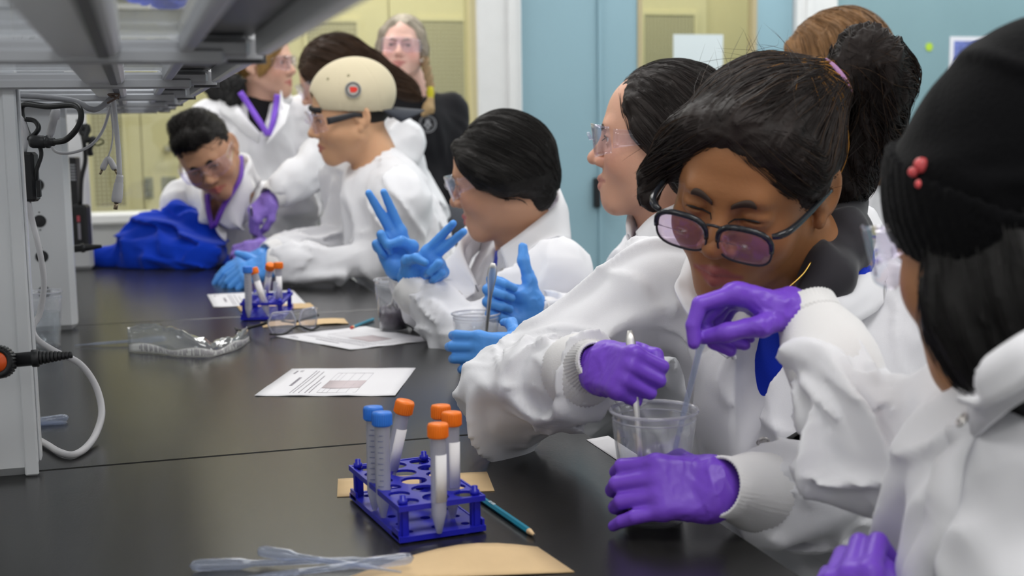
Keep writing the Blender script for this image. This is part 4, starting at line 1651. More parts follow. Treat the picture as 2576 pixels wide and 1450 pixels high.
def body(h, N, shL, shR, parent, skin, lip=(.42, .14, .12), open_=.0045, gaze=(0, 1, -.1), brow=(.02, .014, .01), cheek=1.0,
         nose=1.0, ears=True, jaw=1.0, smile=0.0, brow_w=1.0, blush=.25):
    """head, neck and upper trunk as one continuous surface, with eyes and brows as children"""
    n = h.inv(N)
    pts = np.array([n, h.inv(shL), h.inv(shR)])
    lo = np.minimum(pts.min(0) - .07, [-.105, -.125, -.14])
    hi = np.maximum(pts.max(0) + .06, [.105, .135, .135])
    F = h.field(lo, hi)
    F.ell((0, -.015, .028), (.074, .093, .084))
    F.ell((0, .033, .032), (.059, .052, .060), .03)
    F.ell((0, .033, -.026), (.060 * jaw, .055, .072), .03)
    for s in (-1, 1):
        F.cap((s * .047 * jaw, .0, -.052), (s * .006, .064, -.094), .022, .019, .03)
        F.ell((s * .036, .056, -.036), (.026 * cheek, .026 * cheek, .029), .02)
    F.ell((0, .071, -.100), (.020, .015, .016), .02)
    F.cap((-.030, .079, .017), (.030, .079, .017), .0115, .0115, .016)
    for s in (-1, 1):
        F.ell((s * .031, .100, -.001), (.020, .018, .0125), .014, 's')
        F.ell((s * .031, .0745, -.001), (.0172, .0158, .0150), .004)
    F.cap((0, .083, .008), (0, .104, -.028), .0068 * nose, .0098 * nose, .010)
    F.ell((0, .1065, -.033), (.0115 * nose, .0105, .0095), .008)
    for s in (-1, 1):
        F.ell((s * .0125 * nose, .0965, -.0375), (.0075, .0095, .0072), .005)
        F.ell((s * .0062, .1005, -.0440), (.0035, .005, .003), .002, 's')
    F.ell((0, .070, -.067), (.030, .022, .026), .02)
    cz = .004 * smile
    for s in (-1, 1):
        F.cap((s * .023, .0815, -.0695 + cz), (0, .0935, -.0645), .0040, .0064, .004)
        F.cap((s * .019, .0815, -.0715 + cz), (0, .0920, -.0765), .0048, .0070, .004)
    for s in (-1, 1):
        F.cap((s * .024, .088, -.0703 + cz), (0, .1005, -.0700), .0013, .0013, .003, 's')
        a = math.asin(max(-1, min(1, 0)))
        F.ell((s * .0335, .0925, -.0020), (.0160, .0135, open_), .0020, 's')
        if ears:
            t = .38 * s
            Re = np.array([[math.cos(t), -math.sin(t), 0], [math.sin(t), math.cos(t), 0], [0, 0, 1.]])
            F.ell((s * .078, -.014, -.004), (.0085, .0195, .0315), .006, R=Re)
            F.ell((s * .0865, -.011, -.001), (.0065, .0115, .021), .004, 's', R=Re)
            F.ell((s * .0765, -.004, -.034), (.006, .008, .0095), .005)
            F.ell((s * .074, .004, -.006), (.006, .006, .009), .004)
    F.chain([(0, -.022, -.050), n * .5 + np.array([0, -.022, -.05]) * .5, n], [.052, .050, .057], .02)
    F.cap((0, .01, -.075), n * .7 + np.array([0, .02, -.05]) * .3, .040, .045, .03)
    dn = h.R.T @ np.array([0, 0, -1.])
    for p in pts[1:]:
        F.cap(n + dn * .055, n + (p - n) * .60 + dn * .045, .050, .040, .03)

    def color(v):
        c = np.tile(np.array(skin, float), (len(v), 1))

        def mixin(w, q):
            w = np.clip(w, 0, 1)[:, None]
            return c * (1 - w) + np.array(q) * w
        for s in (-1, 1):
            d = np.linalg.norm((v - [s * .045, .065, -.035]) / [.025, .03, .022], axis=1)
            c = mixin(blush * np.exp(-d * d), (skin[0] * 1.02, skin[1] * .62, skin[2] * .62))
        d = np.linalg.norm((v - [0, .108, -.034]) / [.016, .02, .014], axis=1)
        c = mixin(blush * .7 * np.exp(-d * d), (skin[0], skin[1] * .7, skin[2] * .68))
        d = np.full(len(v), 9.)
        for s in (-1, 1):
            for a, b in (((s * .023, .083, -.0695 + cz), (0, .096, -.0650)), ((s * .020, .083, -.0720 + cz), (0, .094, -.0765))):
                a, b = np.array(a), np.array(b)
                t = np.clip((v - a) @ (b - a) / ((b - a) @ (b - a)), 0, 1)
                d = np.minimum(d, np.linalg.norm(v - a - t[:, None] * (b - a), axis=1) - t * .0025)
        c = mixin((.0062 - d) / .002, lip)
        return c
    o = F.build('body', skin_m, parent, color)
    for s in (-1, 1):      # eyeballs with iris and pupil
        g = unit(np.array(gaze) + [0, 0, 0])
        cen = np.array([s * .031, .0738, -.0015])
        n_, m_ = 24, 16
        V, Fc = [], []
        Rg = frame_of(g, (1, 0, 0))
        for j in range(m_ + 1):
            a = PI * j / m_
            for i in range(n_):
                b = 2 * PI * i / n_
                V.append(Rg @ np.array([math.sin(a) * math.cos(b), math.sin(a) * math.sin(b), math.cos(a)]) * .0128 + cen)
        for j in range(m_):
            for i in range(n_):
                Fc.append((j * n_ + i, (j + 1) * n_ + i, (j + 1) * n_ + (i + 1) % n_, j * n_ + (i + 1) % n_))
        me = bpy.data.meshes.new('eye')
        me.from_pydata((h.w(np.array(V)) - org(parent)).tolist(), [], Fc)
        me.polygons.foreach_set('use_smooth', [True] * len(Fc))
        ca = me.color_attributes.new('Col', 'FLOAT_COLOR', 'POINT')
        cc = []
        for j in range(m_ + 1):
            a = PI * j / m_
            q = (.006, .005, .005) if a < .22 else ((.045, .022, .012) if a < .50 else (.72, .68, .66))
            cc += [(*q, 1)] * n_
        ca.data.foreach_set('color', np.array(cc, np.float32).ravel())
        link_mesh('eye', me, eye_m, parent)
        P = np.array([[s * x, .11, z * open_ - .0018] for x, z in ((.0185, .15), (.024, .75), (.031, 1.05), (.038, .85), (.0445, .35), (.049, .05))])
        Q = F.project(smooth_path(P, 3), .0003, 12)
        MB().tube(h.w(Q), [.0006, .0011, .0013, .0012, .0006], 6).build('eyelash', mat('lash_dark', (.012, .009, .008), .6), parent)
        P = np.array([[s * x, .12, z] for x, z in ((.014, .0165), (.022, .0200), (.031, .0225), (.040, .0205), (.047, .0150))])
        P = smooth_path(P, 4)
        Q = F.project(P, .0004, 12)
        G = []
        for i, q in enumerate(Q):
            t = i / (len(Q) - 1)
            wd = .0034 * brow_w * math.sin(PI * (.12 + .83 * t)) ** .7
            G.append([q + np.array([0, 0, wd * k]) for k in (-1, 0, 1)])
        G = np.array(G)
        sh = G.shape
        G = F.project(G.reshape(-1, 3), .0009, 4).reshape(sh)
        bm = MB().sheet(h.w(G.reshape(-1, 3)).reshape(sh), .0016)
        bo = bm.build('eyebrow', None, parent)
        bo.data.materials.append(mat('brow_%d_%d' % (int(brow[0] * 999), int(brow[1] * 999)), brow, .7))
    # upper lash line
    return F


def goggles(h, parent, name='safety_glasses', z0=-.032, z1=.022, arm=None, m=None, fit=.0, aw=.015):
    """clear wrap-around safety glasses worn on head h"""
    m = m or goggle_m
    G = np.zeros((25, 9, 3))
    for i in range(25):
        th = (i / 24 - .5) * 2 * 1.22
        x = .074 * math.sin(th) / math.sin(1.22)
        y = .060 + .052 * math.cos(th) ** .8 + fit
        lowz = z0 + .030 * math.exp(-(x / .013) ** 2) + .010 * (abs(x) / .074) ** 2
        hi = z1 - .005 * (abs(x) / .074) ** 2
        for j in range(9):
            t = j / 8
            G[i, j] = (x, y - .006 * (1 - t), lowz + (hi - lowz) * t)
    mb = MB().sheet(h.w(G.reshape(-1, 3)).reshape(G.shape), .0022)
    o = mb.build(name, m, parent)
    mb = MB()
    mb.tube(h.w(G[:, 8]), .0016, 6)
    mb.build('brow_bar', m, o)
    mb = MB().tube(h.w(np.array([(-.010, .112 + fit, -.002), (-.004, .116 + fit, .006), (.004, .116 + fit, .006), (.010, .112 + fit, -.002)])), .003, 6, n_sub=4)
    mb.build('nose_piece', m, o)
    for s in (-1, 1):
        T = np.zeros((10, 4, 3))
        for i in range(10):
            t = i / 9
            hw = aw * (1 - t) + .0055 * t
            for j in range(4):
                T[i, j] = (s * (.075 + .006 * math.sin(PI * t * .6)), .075 + fit * .5 - .088 * t, .000 + .004 * t + hw * (j / 3 - .5) * 2 - .006 * max(0, t - .8) * 5)
        mb = MB().sheet(h.w(T.reshape(-1, 3)).reshape(T.shape), .0024)
        mb.build('temple_arm', arm or m, o)
    return o


def spectacles(h, parent, mfr, mlens):
    """browline spectacles with big rounded lenses"""
    o = empty('spectacles', h.w((0, .11, 0)))
    o.parent = parent
    o.location = [float(v) for v in (h.w((0, .11, 0)) - org(parent))]
    for s in (-1, 1):
        c = np.array([s * .0335, .113, -.017])

        def rim(a):
            ca, sa = math.cos(a), math.sin(a)
            rx, rz = .0275, .0205
            k = 3.0
            q = (abs(ca) ** k + abs(sa) ** k) ** (-1 / k)
            x, z = rx * q * ca, rz * q * sa
            return c + np.array([x, -.18 * abs(s * .0335 + x) ** 1.5 + .0018 + z * .15, z])
        R = [h.w(rim(2 * PI * i / 36)) for i in range(36)]
        cen = h.w(c + [0, .001, 0])
        G = np.array([[cen + (p - cen) * t for t in (.01, .35, .7, 1)] for p in R + R[:1]])
        MB().sheet(G, .0016).build('lens', mlens, o)
        MB().tube(R + R[:1], .0013, 6).build('rim', mat('rim_dark', (.03, .03, .035), .3, .3), o)
        top = [h.w(rim(PI * t) + [0, .001, .001]) for t in np.linspace(-.02, 1.02, 14)]
        MB().tube(top, [.0026, .0034, .0036, .0034, .0026], 8).build('brow_rim', mfr, o)
        MB().tube(h.w(np.array([(s * .059, .1112, .000), (s * .066, .1075, .002), (s * .0725, .096, .004), (s * .077, .06, .003), (s * .081, .0, .002), (s * .080, -.018, -.004), (s * .078, -.034, -.022)])),
                  [.0030, .0042, .0040, .0034, .0030, .0028, .002], 8, n_sub=5).build('temple_arm', mfr, o)
        MB().tube(h.w(np.array([(s * .010, .108, -.014), (s * .014, .103, -.020)])), .0022, 6).build('nose_pad', mlens, o)
    MB().tube(h.w(np.array([(-.008, .1115, -.004), (0, .1145, -.0015), (.008, .1115, -.004)])), .0017, 8, n_sub=4).build('bridge', mat('rim_dark', (.03, .03, .035), .3, .3), o)
    return o


def hand(name, wrist, fdir, dorsal, side, m, parent, curl=None, spread=(0, 0, 0, 0), thumb=None, s=1.0, vox=.002, cuff=.055, cuff_dir=None, wr=.0012):
    """gloved hand: five fingers, curl = four (knuckle, middle, end) angles in degrees from index to little finger"""
    y = unit(fdir)
    z = unit(np.array(dorsal, float) - y * np.dot(dorsal, y))
    x = np.cross(y, z)
    tx = -1 if side == 'R' else 1
    R = np.stack([x, y, z], 1)
    curl = curl or [(20, 25, 15)] * 4
    F = Field((-.115, -.085, -.125), (.115, .215, .085), vox, wrist, R, s)
    T = lambda p: np.array([p[0] * tx, p[1], p[2]], float)
    F.box(T((0, .050, 0)), (.0385, .040, .0145), .0135, .0)
    F.cap(T((.028, .088, .001)), T((-.027, .082, -.001)), .0125, .0115, .01)
    F.cap(T((.012, .018, -.002)), T((-.012, .018, -.002)), .021, .020, .016)
    F.ell(T((.023, .034, -.012)), (.017, .030, .015), .012)
    F.ell(T((-.024, .036, -.010)), (.014, .030, .013), .012)
    cd = np.array([0, -1, 0.]) if cuff_dir is None else F.R.T @ unit(cuff_dir)
    F.cap((0, .012, 0), cd * cuff, .0285, .0315, .014, flat=((0, 0, 1), .82))
    F.cap(cd * (cuff - .004), cd * cuff, .0325, .0325, .003, flat=((0, 0, 1), .84))
    base = [(.0285, .088, 0), (.0095, .092, .001), (-.0105, .089, 0), (-.0285, .081, -.002)]
    lens = [(.043, .026, .021), (.047, .029, .022), (.044, .027, .022), (.034, .020, .019)]
    rad = [(.0108, .0098, .0087, .0076), (.0110, .0100, .0088, .0077), (.0106, .0097, .0085, .0075), (.0096, .0088, .0078, .0068)]
    for b, L, rr, cu, sp in zip(base, lens, rad, curl, spread):
        p = T(b)
        pts = [p]
        th = 0
        for l, c in zip(L, cu):
            th += math.radians(c)
            d = np.array([0, math.cos(th), -math.sin(th)])
            a = math.radians(sp) * tx
            d = np.array([math.sin(a) * math.cos(th), math.cos(a) * math.cos(th), d[2]])
            p = p + d * l
            pts.append(p)
        G = Field.__new__(Field)
        F.cap(pts[0], pts[1], rr[0], rr[1], .007)
        F.cap(pts[1], pts[2], rr[1], rr[2], .0018)
        F.cap(pts[2], pts[3], rr[2], rr[3], .0018)
    th = thumb or [(.046, .052, -.022), (.058, .082, -.027), (.060, .106, -.027)]
    tp = [T((.020, .020, -.010))] + [T(p) for p in th]
    F.chain(tp, [.0155, .0125, .0108, .0085], .006)
    if wr:
        F.wrinkle((wr, .016, (1, .5, 0), 3.0, 1.0), (wr * .6, .009, (1, -.4, .3), 3.0, 2.0), band=.01, where=lambda P: np.clip((.085 - P[:, 1]) / .03, .12, 1))
    return F.build(name, m, parent)


def torso_axes(N, hip, shL, shR):
    u = unit(np.array(N) - hip)
    r = np.array(shR, float) - shL
    r = unit(r - u * np.dot(r, u))
    return r, np.cross(u, r), u


def back_off(w, e, d):
    return np.array(w) - unit(np.array(w) - e) * d


def coat(parent, N, hip, shL, shR, arms, vox=.006, w=1.0, d=1.0, A=.011, vlen=.25, vwide=.052, skirt=None, seed=1, m=None, name='lab_coat', sleeves=True,
         vdirn=None, fold_t=None, rs=.066, re=.058, rw=.041, round_neck=False, thick=0.0, upper=1.0):
    """loose coat: trunk, shoulders and sleeves as one folded cloth surface"""
    r, f, u = torso_axes(N, hip, shL, shR)
    R = np.stack([r, f, u], 1)
    N, hip, shL, shR = [np.array(q, float) for q in (N, hip, shL, shR)]
    if not skirt:
        hip = hip + np.array([0, 0, max(0, .63 - hip[2])])
    pts = [N + u * .05, hip - u * .2 + f * .16, hip - u * .2 - f * .16, hip + r * .26 * w, hip - r * .26 * w, shL, shR] + [p for a in arms for p in a] + (list(skirt) if skirt else [])
    lo, hi = np.min(pts, 0) - .10, np.max(pts, 0) + .10
    F = Field(lo, hi, vox)
    e = fold_t if fold_t is not None else u * .9 + f * .35 + r * .25
    wt = [(A, .095, e, 4.5, seed), (A * .3, .05, e + r * .4, 4.0, seed + 5)]
    L = np.linalg.norm(N - hip)
    F.ell(N - u * .17 + f * .012, (.165 * w, .115 * d, .17), .0, R=R, wr=wt)
    F.ell(N - u * (L * .62) + f * .012, (.172 * w, .128 * d, .20), .05, R=R, wr=wt)
    F.ell(hip, (.20 * w, .165 * d, .16), .06, R=R, wr=wt)
    F.chain([shL, N - u * .060 - f * .008, shR], [rs * upper, .064, rs * upper], .05, wr=[(A * .5, .06, r + u * .3, 4, seed + 2)])
    F.cap(N - u * .02 - f * .005, N - u * .10, .062, .08, .03)
    if skirt:
        for q in skirt:
            F.cap(hip - u * .02, q, .15 * w, .14 * w, .06, wr=wt)
    for k, a in enumerate(arms):
        sh, el, wri = [np.array(q, float) for q in a]
        ax1, ax2 = unit(el - sh), unit(wri - el)
        n = unit(np.cross(ax1, ax2) + 1e-3)
        e1 = np.cross(ax1, n) + ax1 * .9
        e2 = n * .9 + ax2 * .7 + np.cross(ax2, n) * .5
        w1 = [(A * 1.35, .092, e1, 3.0, seed + 7 + k), (A * .35, .045, e1 + n, 3, seed + 9 + k)]
        w2 = [(A * 1.45, .082, e2, 3.0, seed + 3 + k), (A * .35, .042, e2 - n, 3, seed + 4 + k)]
        F.cap(sh, el, rs, re + .004, .03, wr=w1)
        F.cap(el, wri, re + .004, rw, .025, wr=w2)
        F.cap(wri - ax2 * .055, wri - ax2 * .02, rw + .010, rw + .004, .014, wr=[(A * .7, .030, ax2 + n * .3, 2.5, seed + 13)])
    if not round_neck:
        vd = vdirn if vdirn is not None else f
        a = N + u * .075 + vd * .07
        b = N - u * vlen + vd * .150 * d
        F.cap(a, b, vwide + .012, .004, .010, 's')
        F.cap(N + u * .12, N - u * .02 + f * .01, .075, .058, .012, 's')
    else:
        F.cap(N + u * .12, N - u * .005 + f * .012, .075, .060, .010, 's')
    o = F.build(name, m or coat_m, parent)
    F.obj = o
    return F


def inner_shirt(parent, N, hip, shL, shR, col, name='shirt', vox=.007, w=1.0, d=1.0, neck=.062, mname=None, up_=.0):
    r, f, u = torso_axes(N, hip, shL, shR)
    R = np.stack([r, f, u], 1)
    N, hip = np.array(N, float), np.array(hip, float)
    pts = [N + u * .06, N - u * .45, np.array(shL), np.array(shR), N + f * .15, N - f * .15]
    F = Field(np.min(pts, 0) - .05, np.max(pts, 0) + .05, vox)
    F.ell(N - u * .18 + f * .010, (.145 * w, .100 * d, .17), 0, R=R, wr=[(.006, .06, u, 3, 3.)])
    F.cap(N - u * .06 - f * .01 + (np.array(shL) - N) * .55, N - u * .06 - f * .01 + (np.array(shR) - N) * .55, .05, .05, .04)
    F.cap(N + u * (.012 + up_) - f * .004, N - u * .09 + f * .006, neck, .085, .03, wr=[(.003, .03, r, 3, 4.)])
    F.cap(N + u * .10, N + u * (.008 + up_) + f * .006, neck - .004, neck - .008, .004, 's')
    return F.build(name, mat(mname or 'shirt_%d_%d_%d' % tuple(int(c * 99) for c in col), col, .85, bump=.2, bscale=500, sheen=.2, spec=.2), parent)


def collar(parent, C, path, width, axis_pt, upv, stand=.018, off=.006, name='collar', m=None, th=.0035, n=6):
    """fold-over collar following path (world points); width may be a list along the path; C is the coat field it lies on"""
    P = smooth_path(path, 8)
    K = len(P)
    wd = np.interp(np.linspace(0, 1, K), np.linspace(0, 1, len(width)), width) if hasattr(width, '__len__') else np.full(K, width)
    st = np.interp(np.linspace(0, 1, K), np.linspace(0, 1, len(stand)), stand) if hasattr(stand, '__len__') else np.full(K, stand)
    u = unit(upv)
    G = np.zeros((K, n + 3, 3))
    A = np.array(axis_pt, float)
    for i, p in enumerate(P):
        q = p - A
        out = unit(q - u * np.dot(q, u))
        G[i, 0] = p - u * .012
        G[i, 1] = p + u * st[i] * .6 + out * .000
        G[i, 2] = p + u * st[i] + out * .005
        for j in range(n):
            t = (j + 1) / n
            G[i, 3 + j] = p + u * (st[i] * (1 - t) - wd[i] * .55 * t) + out * (.008 + wd[i] * .85 * t)
    W_ = G[:, 3:].reshape(-1, 3)
    L = C.inv(W_)
    d = C.sample(L)
    g = C.grad(L)
    tgt = np.tile(np.linspace(off + .006, off, n), K)
    L2 = L - g * (d - np.maximum(tgt, np.minimum(d, tgt)))[:, None] * np.tile(np.linspace(.2, 1, n), K)[:, None]
    G[:, 3:] = C.world(L2).reshape(K, n, 3)
    return MB().sheet(G, th).build(name, m or coat_m, parent)


def flap(parent, A, B, name='collar', bulge=.012, th=.0035, m=None, n=7, stand=None, C=None, off=.006):
    """cloth flap between a fold line A and a free edge B (world points), bulged outwards"""
    P, Q = smooth_path(A, 8), smooth_path(B, 8)
    G = []
    for p, q in zip(P, Q):
        row = []
        if stand is not None:
            row.append(p + np.array(stand))
        for j in range(n):
            t = j / (n - 1)
            row.append(p * (1 - t) + q * t)
        G.append(row)
    G = np.array(G)
    N = np.cross(np.gradient(G, axis=0), np.gradient(G, axis=1))
    N /= np.linalg.norm(N, axis=2)[..., None] + 1e-9
    N *= np.sign(np.sum(N * -CF, axis=2, keepdims=True) + 1e-9)
    k = G.shape[1] - n
    for j in range(n):
        t = j / (n - 1)
        G[:, k + j] += N[:, k + j] * bulge * math.sin(PI * min(1, t * 1.15)) ** .8
    if C is not None:
        sh = G[:, k:].shape
        L = C.inv(G[:, k:].reshape(-1, 3))
        d = C.sample(L)
        L = L + C.grad(L) * np.maximum(0, off - d)[:, None]
        G[:, k:] = C.world(L).reshape(sh)
    return MB().sheet(G, th).build(name, m or coat_m, parent)


def cuff(parent, wri, ax, L=.06, r0=.037, r1=.033, flat=None, n=96, amp=.0007, m=None):
    """ribbed knit cuff around the wrist"""
    ax = unit(ax)
    Fm = frame_of(ax)
    V, Fc = [], []
    prof = [(-.012, r0 * .92), (0, r0), (L * .2, r0 * 1.05), (L * .5, r0 * 1.0), (L * .8, r1 * 1.02), (L, r1), (L, r1 - .003), (L * .5, r0 - .004)]
    for h_, r_ in prof:
        for i in range(n):
            a = 2 * PI * i / n
            rr = r_ + (amp if i % 2 else -amp)
            V.append(np.array(wri) + ax * h_ + (Fm[:, 0] * math.cos(a) + Fm[:, 1] * math.sin(a)) * rr)
    for j in range(len(prof) - 1):
        for i in range(n):
            k = (i + 1) % n
            Fc.append((j * n + i, j * n + k, (j + 1) * n + k, (j + 1) * n + i))
    return MB().add(V, Fc, True).build('knit_cuff', m or knit_m, parent)


def snap(parent, C, p, r=.0065):
    L = C.project(C.inv(np.array([p])), .0015)
    g = C.grad(L)[0]
    mb = MB()
    torus(mb, C.world(L)[0], C.R @ g, r, .0012, 18, 6)
    mb.lathe([(r * .8, -.0005), (r * .7, .0006), (.0001, .0008)], C.world(L)[0], C.R @ g, 14, capped=False)
    return mb.build('snap', mat('snap_metal', (.62, .60, .58), .3, .9), parent)


def patch(parent, C, quad, name, m, off=.002, th=.002, n=8):
    """flat piece of cloth laid on the coat: four world corners"""
    a, b, c, d = [np.array(q, float) for q in quad]
    G = np.zeros((n, n, 3))
    for i in range(n):
        for j in range(n):
            s_, t_ = i / (n - 1), j / (n - 1)
            G[i, j] = (a * (1 - s_) + b * s_) * (1 - t_) + (d * (1 - s_) + c * s_) * t_
    Q = C.project(C.inv(G.reshape(-1, 3)), off)
    return MB().sheet(C.world(Q).reshape(n, n, 3), th).build(name, m, parent)


def strap(parent, C, path, wd, name, m, off=.003, side=None):
    P = smooth_path(path, 6)
    T = np.gradient(P, axis=0)
    G = []
    Q = C.inv(P)
    Q = C.project(Q, off)
    g = C.grad(Q)
    for i in range(len(P)):
        t = unit(T[i])
        s_ = unit(np.cross(t, C.R @ g[i]))
        G.append([C.world(Q[i]) + s_ * wd * k for k in (-.5, 0, .5)])
    return MB().sheet(np.array(G), .0015).build(name, m, parent)


SEATS = []


def legs_seated(parent, hip, f, seat=None, spread=.1):
    hip = np.array(hip, float)
    SEATS.append((hip, f, seat))
    f = unit([f[0], f[1], 0])
    rr = np.array([f[1], -f[0], 0])
    F = Field(np.minimum(hip + f * .55, hip - f * .2) - [.3, .3, hip[2]], np.maximum(hip + f * .55, hip - f * .2) + [.3, .3, .2], .011)
    hz = .585
    F.ell((hip[0], hip[1], hz + .02), (.17, .17, .115))
    for s in (-1, 1):
        k = np.array([hip[0], hip[1], hz]) + f * .40 + rr * s * (.09 + spread * .3)
        a = np.array([k[0], k[1], .10]) - f * .04
        F.chain([np.array([hip[0], hip[1], hz]) + rr * s * .09, k, a], [.085, .064, .05], .03, wr=[(.006, .06, (0, .3, 1), 3, 2.)])
    F.build('trousers', trouser_m, parent)
    for s in (-1, 1):
        k = np.array([hip[0], hip[1], 0]) + f * .36 + rr * s * (.09 + spread * .3)
        G = Field(k - .2, k + .25, .01)
        G.cap(k + [0, 0, .05], k + f * .12 + [0, 0, .035], .048, .035, .02)
        G.cap(k + [0, 0, .05], k + [0, 0, .12], .045, .048, .02)
        G.plane(k + [0, 0, .001], (0, 0, -1))
        G.build('shoe', shoe_m, parent)


def legs_standing(parent, hip, f):
    hip = np.array(hip, float)
    f = unit([f[0], f[1], 0])
    rr = np.array([f[1], -f[0], 0])
    F = Field(hip - [.3, .3, hip[2]], hip + [.3, .3, .15], .012)
    F.ell(hip, (.15, .15, .13))
    for s in (-1, 1):
        F.chain([hip + rr * s * .09, hip * [1, 1, .52] + rr * s * .10, hip * [1, 1, .1] + rr * s * .11], [.085, .065, .05], .03)
    F.build('trousers', trouser_m, parent)
    for s in (-1, 1):
        k = hip * [1, 1, 0] + rr * s * .11
        G = Field(k - .2, k + .25, .01)
        G.cap(k + [0, 0, .05], k + f * .13 + [0, 0, .035], .048, .035, .02)
        G.cap(k + [0, 0, .05], k + [0, 0, .13], .045, .048, .02)
        G.plane(k + [0, 0, .001], (0, 0, -1))
        G.build('shoe', shoe_m, parent)


def hair_color(base, var=.35, warm=None):
    b = np.array(base)

    def vc(v):
        n = noise(v[:, 0] * 60, v[:, 1] * 30, v[:, 2] * 30)
        return b[None] * (1 - var / 2 + var * n[:, None])

    def sc(rs, K):
        t = rs.rand(K, 1)
        c = b[None] * (1 - var + 2 * var * t)
        if warm is not None:
            c = np.where(rs.rand(K, 1) < .12, np.array(warm)[None], c)
        return c
    return vc, sc


def seeds_on(F, K, seed=1, where=None):
    v, q = F.polys()
    rs = np.random.RandomState(seed)
    if where is not None:
        v = v[where(v)]
    return v[rs.randint(0, len(v), K)] + rs.randn(K, 3) * .001


def scalp(F, off=.0, grow=(.083, .098, .088), c=(0, -.019, .033), cut=True, hl=0.0, ears=True):
    """cap of hair that follows the skull with the face cut away"""
    F.ell(c, grow)
    if cut:
        F.ell((0, .118, -.032 + hl), (.070, .087, .105), .012, 's')
    if ears:
        for s in (-1, 1):
            F.ell((s * .092, .002, -.022), (.030, .026, .042), .008, 's')
    return F


def person(label, at_, group=None):
    return empty('person', at_, label, 'person', group)
